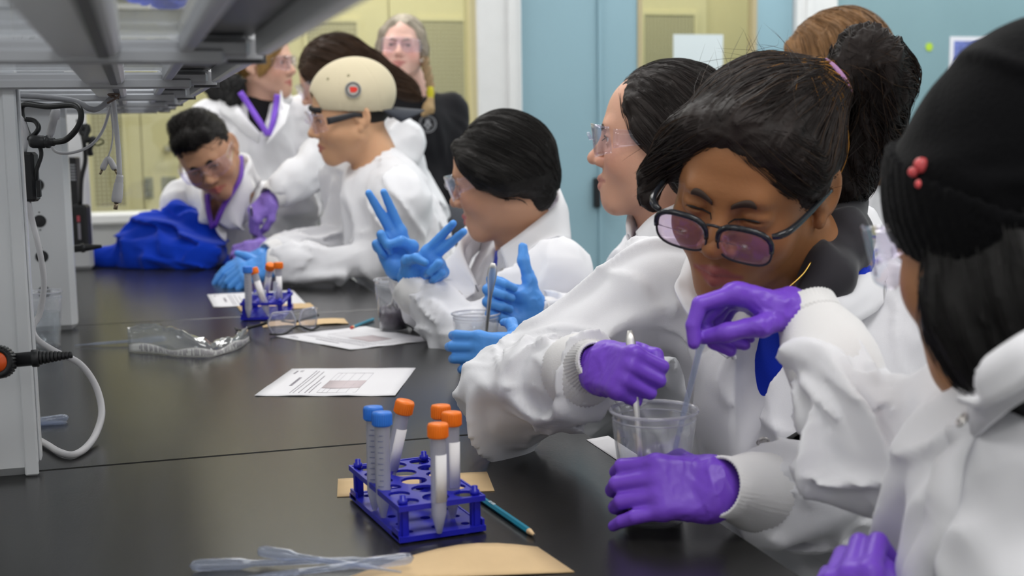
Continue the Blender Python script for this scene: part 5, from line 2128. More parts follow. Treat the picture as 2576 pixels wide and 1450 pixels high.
# ---- nearest person, seen from behind under a black beanie
def beanie_person():
    p = person('person in black knit beanie and white lab coat nearest the camera pinching a pipette', (0.86, .80, 0))
    N = at(2600, 925, 1.05)
    shR, shL = at(2440, 1075, 1.18), at(2745, 1150, .97)
    hip = at(2780, 2050, 1.08)
    h = Head(at(2578, 575, 1.0), vdir(-.52, -.24, .82), vdir(-.05, .97, .20), 1.06, .003)
    skin = (.40, .20, .10)
    body(h, N, shL, shR, p, skin, brow=(.015, .011, .01), ears=False)
    goggles(h, p, fit=.004)
    vc, sc = hair_color((.006, .0055, .0055), .4)
    F = h.field((-.14, -.17, -.20), (.14, .12, .06), .004)
    F.chain([(0, -.05, .02), (0, -.075, -.06), (-.005, -.068, -.085), (0, -.060, -.105)], [.075, .066, .050, .030], .03)
    F.chain([(-.045, -.05, .0), (-.055, -.055, -.06), (-.040, -.055, -.09), (-.02, -.05, -.105)], [.042, .040, .034, .02], .03)
    F.chain([(-.064, .008, -.01), (-.062, .004, -.06), (-.052, -.006, -.09), (-.040, -.02, -.11)], [.026, .030, .030, .024], .03)
    F.chain([(.062, -.012, -.01), (.060, -.020, -.07), (.045, -.045, -.10)], [.024, .026, .02], .03)
    F.wrinkle((.004, .016, (0, .1, 1), 6, 2.0), band=.02)
    F.build('hair', hair_m, p, vc)
    strands('hair_strands', F, seeds_on(F, 700, 3, lambda v: v[:, 2] < .02), lambda P: np.array([[0, -.1, -1.]]) + 0 * P, 6, .006, .0012, .0005, strand_m, p, .12, 4, sc, .002)
    # ribbed beanie with a folded brim
    knit = mat('beanie_knit', (.0042, .0042, .005), .95, bump=.5, bscale=260, sheen=.06, spec=.08)
    B = h.field((-.15, -.19, -.10), (.15, .16, .22), .004)
    B.ell((0, -.022, .036), (.100, .116, .104), wr=[(.006, .06, (.3, 1, .2), 3, 2.)])
    B.ell((0, -.060, .070), (.080, .085, .070), .04, wr=[(.008, .06, (1, .3, .2), 3, 4.)])
    B.plane((0, .09, .040), (0, .62, -1.))
    Bb = h.field((-.15, -.19, -.10), (.15, .16, .12), .0035)
    Bb.ell((0, -.020, .030), (.105, .121, .118))
    n_ = unit([0, .62, -1.])
    Bb.plane((0, .09, .016), n_)
    Bb.plane((0, .09, .092), -n_)
    B2 = h.field((-.15, -.19, -.10), (.15, .16, .12), .0035)
    Bo = B.build('beanie', knit, p)
    m_ = Bb.polys()[0]
    # vertical ribs of the brim
    P = Bb.lo + np.argwhere(np.abs(Bb.f) < .02) * Bb.v
    a = np.arctan2(P[:, 0], P[:, 1] + .02)
    Bb.f[np.abs(Bb.f) < .02] -= (.0011 * np.cos(a * 64)).astype(np.float32)
    Bb.build('beanie_brim', knit, Bo)
    # little red and pink pin on the brim
    pin = MB()
    q = Bb.project(np.array([[-.055, .085, .060]]) * [-1, 1, 1], .003)[0]
    q = Bb.project(Bb.inv(np.array([at(2288, 345, .93)])), .0025)[0]
    for (dx, dz, rr) in ((0, .004, .0075), (.006, -.002, .0055), (-.006, -.001, .005), (-.001, -.010, .0045)):
        e = h.w(q) + CR * dx + np.array([0, 0, 1]) * dz
        sph(pin, e, rr * .8, 8, 6)
    pin.build('pin', mat('pin_red', (.75, .10, .11), .3, var=.6, vscale=160), p)

    wrR, elR = at(2072, 872, 1.27), at(2215, 1150, 1.19)
    wrL, elL = at(2245, 1760, 1.03), at(2640, 1700, .93)
    r, f, u = torso_axes(N, hip, shL, shR)
    C = coat(p, N, hip, shL, shR, [(shL, elL, wrL), (shR, elR, back_off(wrR, elR, .045))], .0055, w=1.0, d=1.02, A=.022, vlen=.10, vwide=.03, seed=4, rs=.072, re=.062, rw=.046, fold_t=vdir(-.55, -.8, .1), vdirn=vdir(-.9, 0, .2))
    legs_seated(p, hip * [1, 1, 0], [-1, 0, 0], 'black chair of the person in the black beanie')
    inner_shirt(p, N, hip, shL, shR, (.02, .02, .025), 'shirt', .008)
    flap(p, [at(2432, 962, .96), at(2475, 915, .91), at(2540, 862, .875), at(2610, 830, .86), at(2690, 825, .88)],
         [at(2405, 1004, .945), at(2470, 1022, .89), at(2555, 985, .85), at(2640, 920, .83), at(2740, 890, .84)], 'collar', .010, .004, None, 7, CF * .006 - u * .045, C)
    flap(p, [at(2400, 975, 1.09), at(2440, 930, 1.12), at(2520, 890, 1.16)], [at(2375, 1000, 1.06), at(2400, 985, 1.10), at(2470, 950, 1.16)], 'collar', .004, .004)
    strap(p, C, [at(2398, 1045, .98), at(2375, 1130, .97), at(2325, 1240, .97), at(2290, 1370, .98), at(2280, 1500, 1.0)], .034, 'placket', coat_m, .002)
    snap(p, C, at(2385, 1028, .98), .0055)
    cuff(p, back_off(wrR, elR, .045), unit(wrR - elR), .095, .044, .033)
    cuff(p, wrL + unit(wrL - elL) * .002, unit(wrL - elL), .045, .040, .035)
    hand('glove', wrR + unit(wrR - elR) * .046, vdir(-.94, .22, .10), vdir(.20, .93, .15), 'R', glove_v, p,
         [(30, 54, 22), (58, 74, 34), (70, 78, 34), (74, 74, 34)], (5, 0, -3, -6), [(.040, .052, -.030), (.038, .088, -.047), (.022, .112, -.058)], .86, .0019, .055, unit(elR - wrR))
    hand('glove', at(2205, 1690, 1.02), vdir(-.28, .88, .30), vdir(-.62, .25, -.70), 'L', glove_v, p,
         [(60, 80, 50), (64, 84, 50), (68, 84, 50), (70, 80, 50)], (2, 0, -2, -4), [(.042, .055, -.020), (.030, .082, -.030), (.010, .094, -.040)], .86, .0022, .055, unit(elL - wrL))


beanie_person()
# ---- girl with spectacles and purple gloves, stirring
def girl_glasses():
    p = person('person in white lab coat and dark browline spectacles stirring a cup with purple gloves', (0.80, 1.42, 0))
    N = at(2075, 705, 1.54)
    shR, shL = at(1665, 745, 1.66), at(2290, 850, 1.52)
    hip = at(2080, 1640, 1.66)
    h = Head(at(1893, 448, 1.44), vdir(-.48, -.36, -.79), vdir(.06, .93, -.33), 1.07, .0024)
    skin = (.315, .135, .055)
    body(h, N, shL, shR, p, skin, lip=(.30, .085, .075), open_=.0010, gaze=(0, .8, -.6), brow=(.045, .026, .018), nose=1.12, cheek=1.05, brow_w=1.25, blush=.22)
    spectacles(h, p, mat('acetate_dark', (.020, .022, .028), .22, var=.5, vscale=220), clear_mat('lens_tint', (.93, .85, .93), .02, 1.55, .07, (.6, .48, .75)))
    # hair swept up to a high ponytail
    dark = (.016, .011, .010)
    vc, sc = hair_color(dark, .5, (.045, .024, .012))
    F = h.field((-.15, -.23, -.20), (.15, .15, .175), .0026)
    scalp(F, grow=(.0850, .1030, .0890), cut=False, ears=False)
    tie = np.array([-.050, -.068, .092])
    F.cap((-.01, -.05, .065), tie, .050, .022, .03)
    # side-swept fringe with a lock curling at the temple
    F.chain([(.004, .058, .084), (.045, .054, .068), (.070, .038, .044), (.083, .040, .020)], [.011, .013, .014, .013], .032)
    F.chain([(.083, .042, .026), (.094, .052, .004), (.092, .064, -.016), (.080, .070, -.026)], [.014, .013, .009, .004], .010)
    F.chain([(.0, .058, .084), (-.036, .052, .068), (-.058, .036, .042), (-.068, .020, .018)], [.011, .013, .014, .009], .032)
    F.wrinkle((.0019, .010, (.1, 1, -.45), 8, 2.0), (.0011, .006, (.1, 1, -.4), 7, 4.0), band=.012)
    F.ell((.016, .118, -.028), (.061, .088, .098), .010, 's')
    for s in (-1, 1):
        F.ell((s * .092, -.004, -.020), (.030, .024, .040), .008, 's')
    F.build('hair', hair_m, p, vc)
    seeds = seeds_on(F, 2600, 2, lambda v: v[:, 2] > -.05)

    def flow(P):
        d = tie - P
        d = d / (np.linalg.norm(d, axis=1)[:, None] + 1e-6)
        fl = (P[:, 1] > .040) & (P[:, 0] > .006) & (P[:, 2] < .092) | (P[:, 0] > .085)
        d[fl] = np.array([.75, -.1, -.65])
        fr = (P[:, 1] > .040) & (P[:, 0] <= .006) & (P[:, 2] < .092)
        d[fr] = np.array([-.6, -.45, -.6])
        return d
    strands('hair_strands', F, seeds, flow, 14, .007, .0011, .00042, strand_m, p, .10, 3, sc, .001, lambda P: (P[:, 2] < .022) & (P[:, 0] < -.03) & (P[:, 1] > -.02))
    # gold streaks: under the crown and behind the ear
    gv, gs = hair_color((.30, .135, .018), .5)
    st = F.project(np.array([[-.030, -.048, .118]] * 110) + np.random.RandomState(5).randn(110, 3) * [.008, .007, .004], .001)
    strands('gold_strands', F, st, lambda P: tie - P, 9, .006, .0014, .0004, strand_m, p, .03, 5, gs)
    st = np.array([[-.074, -.062, .02]] * 220) + np.random.RandomState(6).randn(220, 3) * [.004, .012, .016]
    strands('gold_strands', F, st, lambda P: np.tile(np.array([[-.1, -.15, -1.]]), (len(P), 1)), 13, .006, .0018, .0005, strand_m, p, .06, 6, gs)
    # ponytail and its hair tie
    Tl = h.field((-.20, -.26, -.24), (.10, .02, .18), .0034)
    a = tie + [-.006, -.008, .008]
    Tl.chain([a, a + [-.020, -.030, .012], a + [-.030, -.050, -.02], a + [-.022, -.056, -.08], a + [-.008, -.052, -.14], a + [.002, -.046, -.20]], [.018, .030, .037, .037, .030, .010], .02)
    Tl.wrinkle((.005, .014, (.1, -.3, 1), 6, 3.0), (.004, .008, (.1, -.2, 1), 7, 6.0), band=.02)
    Tl.build('ponytail', hair_m, p, vc)
    sd = seeds_on(Tl, 1800, 8)
    strands('ponytail_strands', Tl, sd, lambda P: np.stack([.1 + 0 * P[:, 0], -.55 + 3 * (-.12 - P[:, 1]) * (P[:, 2] < .08), -.35 - 1.2 * (P[:, 1] < -.13)], 1), 16, .008, .0018, .00045, strand_m, p, .14, 9, sc, .004)
    mb = MB()
    for k in (-1, 0, 1):
        torus(mb, h.w(tie + np.array([-.002, -.003, .002]) + np.array([-.003, -.003, .0025]) * k), h.R @ unit([-.55, -.62, .52]), .0215 * h.sc, .0042, 24, 8)
    mb.build('hair_tie', mat('tie_mauve', (.42, .22, .42), .7, bump=.3, bscale=400), p)
    # fly-away wisps
    wisp = seeds_on(F, 90, 21, lambda v: (v[:, 2] > -.08) & (v[:, 1] < .05))
    strands('wisps', F, wisp, lambda P: np.array([[.5, -.8, .1]]) + 0 * P, 14, .007, .0015, .00022, strand_m, p, .5, 22, sc, .035)

    wrR, elR = at(1462, 932, 1.475), at(1300, 1020, 1.66)
    wrL, elL = at(1912, 1240, 1.352), at(2300, 1300, 1.52)
    r, f, u = torso_axes(N, hip, shL, shR)
    vd = vdir(-.80, 0, -.60)
    C = coat(p, N, hip, shL, shR, [(shL, elL, back_off(wrL, elL, .030)), (shR, elR, back_off(wrR, elR, .022))], .0052, w=1.0, d=1.02, A=.017, vlen=.215, vwide=.050, seed=2, vdirn=vd, rs=.070, re=.064, rw=.046)
    legs_seated(p, hip * [1, 1, 0], [-1, 0, 0], 'black chair of the person stirring with purple gloves')
    inner_shirt(p, N, hip, shL, shR, BLUE, 'shirt', .006)
    # hood of the dark jacket at the nape
    Hd = Field(N - .16, N + .16, .005)
    Hd.chain([at(2128, 510, 1.56), at(2122, 600, 1.515), at(2085, 695, 1.455), at(2010, 770, 1.43)], [.024, .034, .032, .018], .02, wr=[(.006, .04, u, 3, 2.)], local=False)
    Hd.build('jacket_hood', mat('jacket_dark', (.022, .020, .026), .8, sheen=.2), p)
    # collar
    Nf = lambda a, b, c: N + r * a + f * b + u * c
    flap(p, [at(1850, 905, 1.40), at(1806, 830, 1.44), at(1768, 745, 1.485), at(1750, 670, 1.54), at(1768, 600, 1.62)],
         [at(1828, 902, 1.40), at(1770, 850, 1.425), at(1700, 735, 1.46), at(1712, 690, 1.50), at(1735, 630, 1.58)], 'collar', .006, .0035, None, 7, CF * .012, C)
    flap(p, [at(2150, 520, 1.66), at(2165, 590, 1.60), at(2150, 660, 1.52), at(2135, 715, 1.47), at(2060, 775, 1.43)],
         [at(2215, 560, 1.68), at(2262, 650, 1.60), at(2250, 745, 1.50), at(2112, 832, 1.41), at(2048, 790, 1.42)], 'collar', .010, .0035, None, 7, CF * .012, C)
    cuff(p, back_off(wrL, elL, .030), unit(wrL - elL), .095, .041, .0315)
    cuff(p, back_off(wrR, elR, .022), unit(wrR - elR), .066, .042, .0238)
    for q in ((1842, 966), (1743, 740)):
        snap(p, C, at(*q, 1.40))
    patch(p, C, [at(1985, 1050, 1.42), at(2070, 1090, 1.42), at(2060, 1240, 1.42), at(1930, 1200, 1.42)], 'pocket', coat_m, .002, .0025, 10)
    mb = MB().tube([at(2040, 660, 1.43), at(2020, 690, 1.425), at(1985, 722, 1.42), at(1965, 735, 1.42)], .0011, 6, n_sub=5)
    mb.build('necklace', mat('gold', (.75, .48, .12), .25, 1.0), p)
    # gloves
    hand('glove', wrR + unit(wrR - elR) * .030, vdir(.50, .02, -.86), vdir(-.62, .48, -.62), 'R', glove_v, p,
         [(72, 95, 60), (78, 98, 60), (82, 98, 60), (86, 95, 60)], (2, 0, -2, -4), [(.040, .050, -.024), (.042, .078, -.040), (.026, .094, -.046)], .79, .0018, .030, unit(elR - wrR))
    hand('glove', wrL + unit(wrL - elL) * .046, vdir(-1, .02, .02), vdir(.02, .52, -.85), 'L', glove_v, p,
         [(26, 52, 40), (28, 55, 42), (26, 52, 40), (12, 30, 20)], (3, 0, -3, -9), [(.044, .056, -.034), (.040, .086, -.056), (.034, .106, -.064)], 0.88, .0019, .062, unit(elL - wrL))
    return p


girl_glasses()
# ---- girl in profile with blue gloves giving a thumbs up
def girl_thumb():
    p = person('person in profile with dark hair, clear safety glasses and blue gloves giving a thumbs up', (.80, 2.05, 0))
    N = at(1700, 590, 2.20)
    shL, shR = at(1760, 715, 2.03), at(1650, 660, 2.36)
    hip = at(1830, 1200, 2.22)
    h = Head(at(1665, 350, 2.13), vdir(-.97, .03, .10), vdir(.02, 1, 0), 1.06, .0027)
    skin = (.64, .355, .25)
    body(h, N, shL, shR, p, skin, lip=(.50, .225, .18), gaze=(.1, 1, .02), brow=(.05, .035, .025), cheek=1.12, jaw=1.12, nose=.95, smile=.6, blush=.35, ears=False)
    goggles(h, p)
    vc, sc = hair_color((.016, .0115, .0105), .5)
    F = h.field((-.15, -.18, -.26), (.15, .13, .16), .003)
    scalp(F, grow=(.0845, .1030, .0920), ears=False, hl=.004)
    for s in (-1, 1):
        F.chain([(s * .062, .046, .055), (s * .074, .030, .015), (s * .080, -.004, -.020), (s * .074, -.036, -.065)], [.012, .013, .014, .020], .022)
    F.chain([(0, -.08, .0), (.03, -.085, -.08), (.035, -.08, -.16), (.03, -.07, -.23)], [.06, .055, .045, .030], .03)
    F.wrinkle((.0024, .010, (.0, -.6, -.8), 8, 2.0), (.0012, .006, (.0, -.6, -.8), 7, 4.0), band=.012)
    F.build('hair', hair_m, p, vc)

    def flow(P):
        d = np.stack([P[:, 0] * 1.5, -.75 + 0 * P[:, 0], -.75 + 0 * P[:, 0]], 1)
        d[P[:, 2] > .085] = d[P[:, 2] > .085] * [1, .8, .6]
        return d
    strands('hair_strands', F, seeds_on(F, 1800, 3), flow, 15, .008, .0012, .00045, strand_m, p, .06, 4, sc, .001)
    gv, gs = hair_color((.32, .17, .02), .5)
    st = np.array([[-.088, -.030, -.020]] * 50) * [-1, 1, 1] * [1, 1, 1] + np.random.RandomState(6).randn(50, 3) * [.002, .004, .006]
    st[:, 0] = -st[:, 0] * 1.0
    st2 = st * [-1, 1, 1]
    strands('gold_strands', F, np.concatenate([st, st2]), lambda P: np.array([[0, -.8, -.55]]) + 0 * P, 8, .006, .0025, .0006, strand_m, p, .12, 6, gs, .004)

    wrR, elR = at(1392, 806, 2.42), at(1520, 850, 2.52)
    wrL, elL = at(1362, 896, 2.13), at(1570, 905, 2.02)
    C = coat(p, N, hip, shL, shR, [(shL, elL, wrL), (shR, elR, wrR)], .0065, w=.98, A=.019, vlen=.13, vwide=.028, seed=6, vdirn=vdir(-.95, 0, -.25), rs=.070, re=.060, rw=.042)
    r, f, u = torso_axes(N, hip, shL, shR)
    legs_seated(p, hip * [1, 1, 0], [-1, 0, 0], 'black chair of the person giving a thumbs up')
    inner_shirt(p, N, hip, shL, shR, BLUE, 'shirt', .009, up_=.006)
    collar(p, C, [at(1585, 600, 2.13), at(1592, 560, 2.18), at(1625, 530, 2.24), at(1720, 490, 2.29), at(1770, 490, 2.20), at(1730, 530, 2.10), at(1650, 560, 2.09), at(1605, 590, 2.09)],
           [.03, .04, .05, .05, .05, .055, .055, .035], N - u * .05, u, [.01, .015, .02, .03, .03, .02, .012, .004])
    snap(p, C, at(1602, 535, 2.10), .005)
    cuff(p, wrR, unit(wrR - elR), .050, .040, .035)
    cuff(p, wrL, unit(wrL - elL), .050, .040, .035)
    hand('glove', wrR + unit(wrR - elR) * .040, vdir(-.88, .36, -.15), vdir(-.22, -.10, .95), 'R', glove_b, p,
         [(58, 92, 55), (64, 94, 55), (68, 94, 55), (70, 90, 55)], (2, 0, -2, -4), [(.052, .040, -.010), (.082, .062, -.006), (.106, .070, .000)], 1.04, .0023, .055, unit(elR - wrR))
    hand('glove', wrL + unit(wrL - elL) * .036, vdir(-.97, .08, -.05), vdir(-.05, .22, -.97), 'L', glove_b, p,
         [(24, 52, 38), (26, 55, 40), (28, 55, 40), (30, 50, 36)], (3, 0, -3, -6), [(.042, .020, -.022), (.060, .026, -.040), (.062, .040, -.056)], .92, .0023, .055, unit(elL - wrL))


girl_thumb()
# ---- girl with black hair making two peace signs
def girl_peace():
    p = person('person with sleek black hair holding up two crossed blue gloved peace signs', (.86, 2.62, 0))
    N = at(1318, 600, 2.74)
    shL, shR = at(1405, 700, 2.56), at(1255, 670, 2.92)
    hip = at(1420, 1010, 2.76)
    h = Head(at(1264, 438, 2.65), vdir(-.93, -.22, .16), vdir(-.20, .96, .0), 1.06, .003)
    skin = (.53, .285, .175)
    body(h, N, shL, shR, p, skin, lip=(.50, .13, .12), gaze=(.0, 1, .0), brow=(.03, .02, .015), cheek=1.16, nose=.98, smile=1.4, blush=.3, ears=False)
    goggles(h, p)
    vc, sc = hair_color((.0085, .0070, .0065), .4)
    F = h.field((-.15, -.20, -.20), (.15, .13, .16), .0032)
    scalp(F, grow=(.0830, .0930, .0900), c=(0, -.014, .034), ears=False, hl=.0)
    for s in (-1, 1):
        F.chain([(s * .040, .066, .072), (s * .066, .046, .040), (s * .079, .018, .004), (s * .078, -.020, -.014), (s * .052, -.056, -.020)], [.012, .015, .018, .022, .028], .03)
    F.chain([(0, -.050, .02), (.0, -.056, -.025), (0, -.056, -.060)], [.062, .048, .030], .03)
    F.wrinkle((.0016, .010, (.0, -.7, -.7), 9, 2.0), (.0009, .006, (.0, -.7, -.7), 8, 4.0), band=.012)
    F.build('hair', hair_m, p, vc)

    def flow(P):
        return np.stack([P[:, 0] * 2, -.85 + 0 * P[:, 0], -.62 + 0 * P[:, 0]], 1)
    strands('hair_strands', F, seeds_on(F, 1600, 3), flow, 15, .008, .0010, .00045, strand_m, p, .05, 4, sc, .0005, lambda P: (P[:, 2] < -.012) & (np.abs(P[:, 0]) > .045) | (P[:, 2] < -.05))
    lk = np.array([[.074, .010, -.03]] * 30) * [-1, 1, 1] + np.random.RandomState(3).randn(30, 3) * [.002, .006, .006]
    strands('loose_lock', F, lk, lambda P: np.array([[0, .1, -1.]]) + 0 * P, 10, .009, .0015, .0004, strand_m, p, .08, 9, sc, .004)

    wrR, elR = at(1046, 716, 2.66), at(1150, 850, 2.78)
    wrL, elL = at(1058, 752, 2.56), at(1170, 850, 2.52)
    C = coat(p, N, hip, shL, shR, [(shL, elL, wrL), (shR, elR, wrR)], .0072, w=.96, A=.019, vlen=.19, vwide=.052, seed=8, vdirn=vdir(-.93, 0, -.36), rs=.068, re=.058, rw=.042)
    r, f, u = torso_axes(N, hip, shL, shR)
    legs_seated(p, hip * [1, 1, 0], [-1, 0, 0], 'black chair behind the person making peace signs')
    inner_shirt(p, N, hip, shL, shR, BLUE, 'shirt', .009)
    collar(p, C, [at(1200, 720, 2.62), at(1165, 640, 2.68), at(1185, 590, 2.78), at(1290, 520, 2.86), at(1390, 490, 2.80), at(1405, 530, 2.70), at(1330, 590, 2.62), at(1262, 630, 2.60)],
           [.02, .05, .055, .055, .055, .06, .065, .055], N - u * .05, u, [.004, .012, .02, .03, .03, .02, .012, .004])
    for q in ((1210, 648), (1172, 712), (1292, 560)):
        snap(p, C, at(*q, 2.60), .005)
    strap(p, C, [at(1215, 600, 2.66), at(1195, 640, 2.62), at(1182, 670, 2.60)], .016, 'lanyard', mat('lanyard_purple', (.13, .035, .42), .6), -.004)
    cuff(p, wrR, unit(wrR - elR), .050, .040, .035)
    cuff(p, wrL, unit(wrL - elL), .045, .040, .035)
    V = [(4, 6, 4), (4, 6, 4), (72, 96, 60), (76, 92, 60)]
    hand('glove', wrR + unit(wrR - elR) * .036, vdir(-.42, .90, -.06), vdir(-.12, .02, .99), 'R', glove_b, p, V, (3, -3, -2, -6),
         [(.036, .050, -.030), (.020, .072, -.046), (-.004, .078, -.050)], .98, .0023, .055, unit(elR - wrR))
    hand('glove', wrL + unit(wrL - elL) * .036, vdir(.70, .66, -.15), vdir(.25, .10, .96), 'L', glove_b, p, [(10, 8, 5), (16, 10, 5), (78, 96, 60), (80, 92, 60)], (1, -5, -2, -6),
         [(.040, .048, -.030), (.030, .070, -.046), (.010, .080, -.052)], .95, .0023, .055, unit(elL - wrL))


girl_peace()
# ---- boy with the backward cap, leaning on the bench
def boy_cap():
    p = person('person in cream backward cap and white lab coat resting blue gloved hands on the bench', (.92, 3.55, 0))
    N = at(945, 396, 3.63)
    shL, shR = at(1010, 500, 3.46), at(880, 440, 3.84)
    hip = at(1085, 860, 3.70)
    h = Head(at(883, 284, 3.58), vdir(-.94, -.19, -.28), vdir(-.15, .98, -.14), 1.12, .0036)
    skin = (.66, .375, .22)
    body(h, N, shL, shR, p, skin, lip=(.45, .17, .13), gaze=(0, 1, -.2), brow=(.03, .02, .015), cheek=1.25, jaw=1.15, nose=1.1, blush=.15)
    goggles(h, p, arm=mat('arm_black', (.03, .03, .035), .4), aw=.009)
    vc, sc = hair_color((.010, .008, .0075), .4)
    F = h.field((-.13, -.14, -.12), (.13, .13, .12), .004)
    scalp(F, grow=(.080, .099, .086), c=(0, -.016, .030))
    F.plane((0, 0, -.075), (0, -.3, -1))
    F.build('hair', hair_m, p, vc)
    cap_m = mat('cap_cream', (.68, .60, .43), .85, bump=.15, bscale=700, sheen=.1, spec=.2)
    n_ = unit([0, .22, -1.])
    B = h.field((-.13, -.15, -.05), (.13, .14, .16), .0032)
    B.ell((0, -.014, .045), (.092, .110, .092))
    B.plane((0, .05, .020), n_)
    B.ell((0, -.014, .043), (.0865, .1045, .0875), 0, 's')
    # opening above the strap, on the forehead because the cap is worn backwards
    B.ell((0, .098, .028), (.046, .05, .042), .004, 's')
    # a shallow seam along each crown panel
    P = B.lo + np.argwhere(np.abs(B.f) < .02) * B.v
    a = np.arctan2(P[:, 0], P[:, 1] + .014)
    q = np.abs(((a / (PI / 3)) % 1) - .5) * 2
    B.f[np.abs(B.f) < .02] += (.0012 * np.exp(-((1 - q) / .03) ** 2)).astype(np.float32)
    c = B.build('baseball_cap', cap_m, p)
    tr = h.w(smooth_path([(-.050, .080, .026), (-.03, .094, .029), (0, .100, .031), (.03, .094, .029), (.050, .080, .026)], 5))
    MB().tube(tr, .008, 8, flat=(h.R[:, 1], .3)).build('strap', mat('cap_black', (.015, .015, .018), .6), c)
    G = np.zeros((13, 8, 3))
    for i in range(13):
        t = (i / 12 - .5) * 2
        for j in range(8):
            v = j / 7
            G[i, j] = (.078 * math.sin(t * 1.1) * (1 - .12 * v), -.014 - .098 * math.cos(t * 1.0) - .075 * v * (1 - .45 * t * t), -.012 - .020 * v - .020 * t * t * 1.0 * v + .010 * abs(t))
    MB().sheet(h.w(G.reshape(-1, 3)).reshape(G.shape), .003).build('visor', mat('visor_navy', (.035, .04, .055), .7), c)
    G2 = G[2:11, 2:6] - np.array([0, 0, .0022])
    MB().sheet(h.w(G2.reshape(-1, 3)).reshape(G2.shape), .0006).build('visor_lining', mat('visor_red', (.45, .02, .04), .6), c)
    qq = B.project(B.inv(np.array([at(889, 224, 3.45)])), .0012)[0]
    g = B.grad(qq[None])[0]
    nw = h.R @ g
    wq = h.w(qq)
    MB().lathe([(.0225, 0), (.0225, .0012), (.0001, .0013)], wq, nw, 28, smooth=False).build('badge', mat('badge_grey', (.42, .42, .42), .7), c)
    for rr, hh, col, nm in ((.0205, .0018, (.10, .10, .10), 'badge_ring'), (.0150, .0022, (.42, .40, .38), 'badge_field'), (.0125, .0030, (.72, .035, .02), 'badge_red')):
        pts = [(rr * (1 if nm != 'badge_red' else (.82 + .18 * math.sin(3 * t + 1))) * math.cos(t), rr * (1 if nm != 'badge_red' else (.8 + .2 * math.cos(2 * t))) * math.sin(t)) for t in np.linspace(0, 2 * PI, 28)[:-1]]
        MB().prism(pts, 0, hh, R=frame_of(nw), c=wq).build(nm, mat(nm, col, .6), c)
    for (px, py) in ((808, 183), (875, 178)):
        q2 = B.project(B.inv(np.array([at(px, py, 3.45)])), .0004)[0]
        mb = MB()
        torus(mb, h.w(q2), h.R @ B.grad(q2[None])[0], .003, .0012, 12, 6)
        mb.build('eyelet', mat('eyelet', (.30, .27, .16), .7), c)
    wrL, elL = at(722, 660, 3.50), at(985, 655, 3.50)
    wrR, elR = at(705, 640, 3.66), at(880, 620, 3.82)
    C = coat(p, N, hip, shL, shR, [(shL, elL, wrL), (shR, elR, wrR)], .0088, w=1.12, d=1.15, A=.015, seed=10, rs=.080, re=.070, rw=.046, round_neck=True)
    r, f, u = torso_axes(N, hip, shL, shR)
    legs_seated(p, hip * [1, 1, 0], [-1, 0, 0], 'black chair of the person in the cream cap')
    cuff(p, wrL, unit(wrL - elL), .050, .044, .037)
    cuff(p, wrR, unit(wrR - elR), .050, .044, .037)
    hand('glove', wrR + unit(wrR - elR) * .036, vdir(-.92, -.22, -.30), vdir(-.25, .85, -.40), 'R', glove_b, p, [(16, 20, 14)] * 4, (6, 1, -3, -8),
         [(.046, .052, -.012), (.064, .080, -.012), (.070, .104, -.010)], 1.0, .003, .055, unit(elR - wrR))
    hand('glove', wrL + unit(wrL - elL) * .034, vdir(-.86, -.30, -.10), vdir(-.12, .78, -.60), 'L', glove_b, p, [(18, 26, 18), (20, 28, 18), (22, 28, 18), (24, 26, 18)], (4, 0, -4, -9),
         [(.044, .050, -.008), (.066, .070, .0), (.082, .090, .006)], 1.04, .003, .055, unit(elL - wrL))


boy_cap()
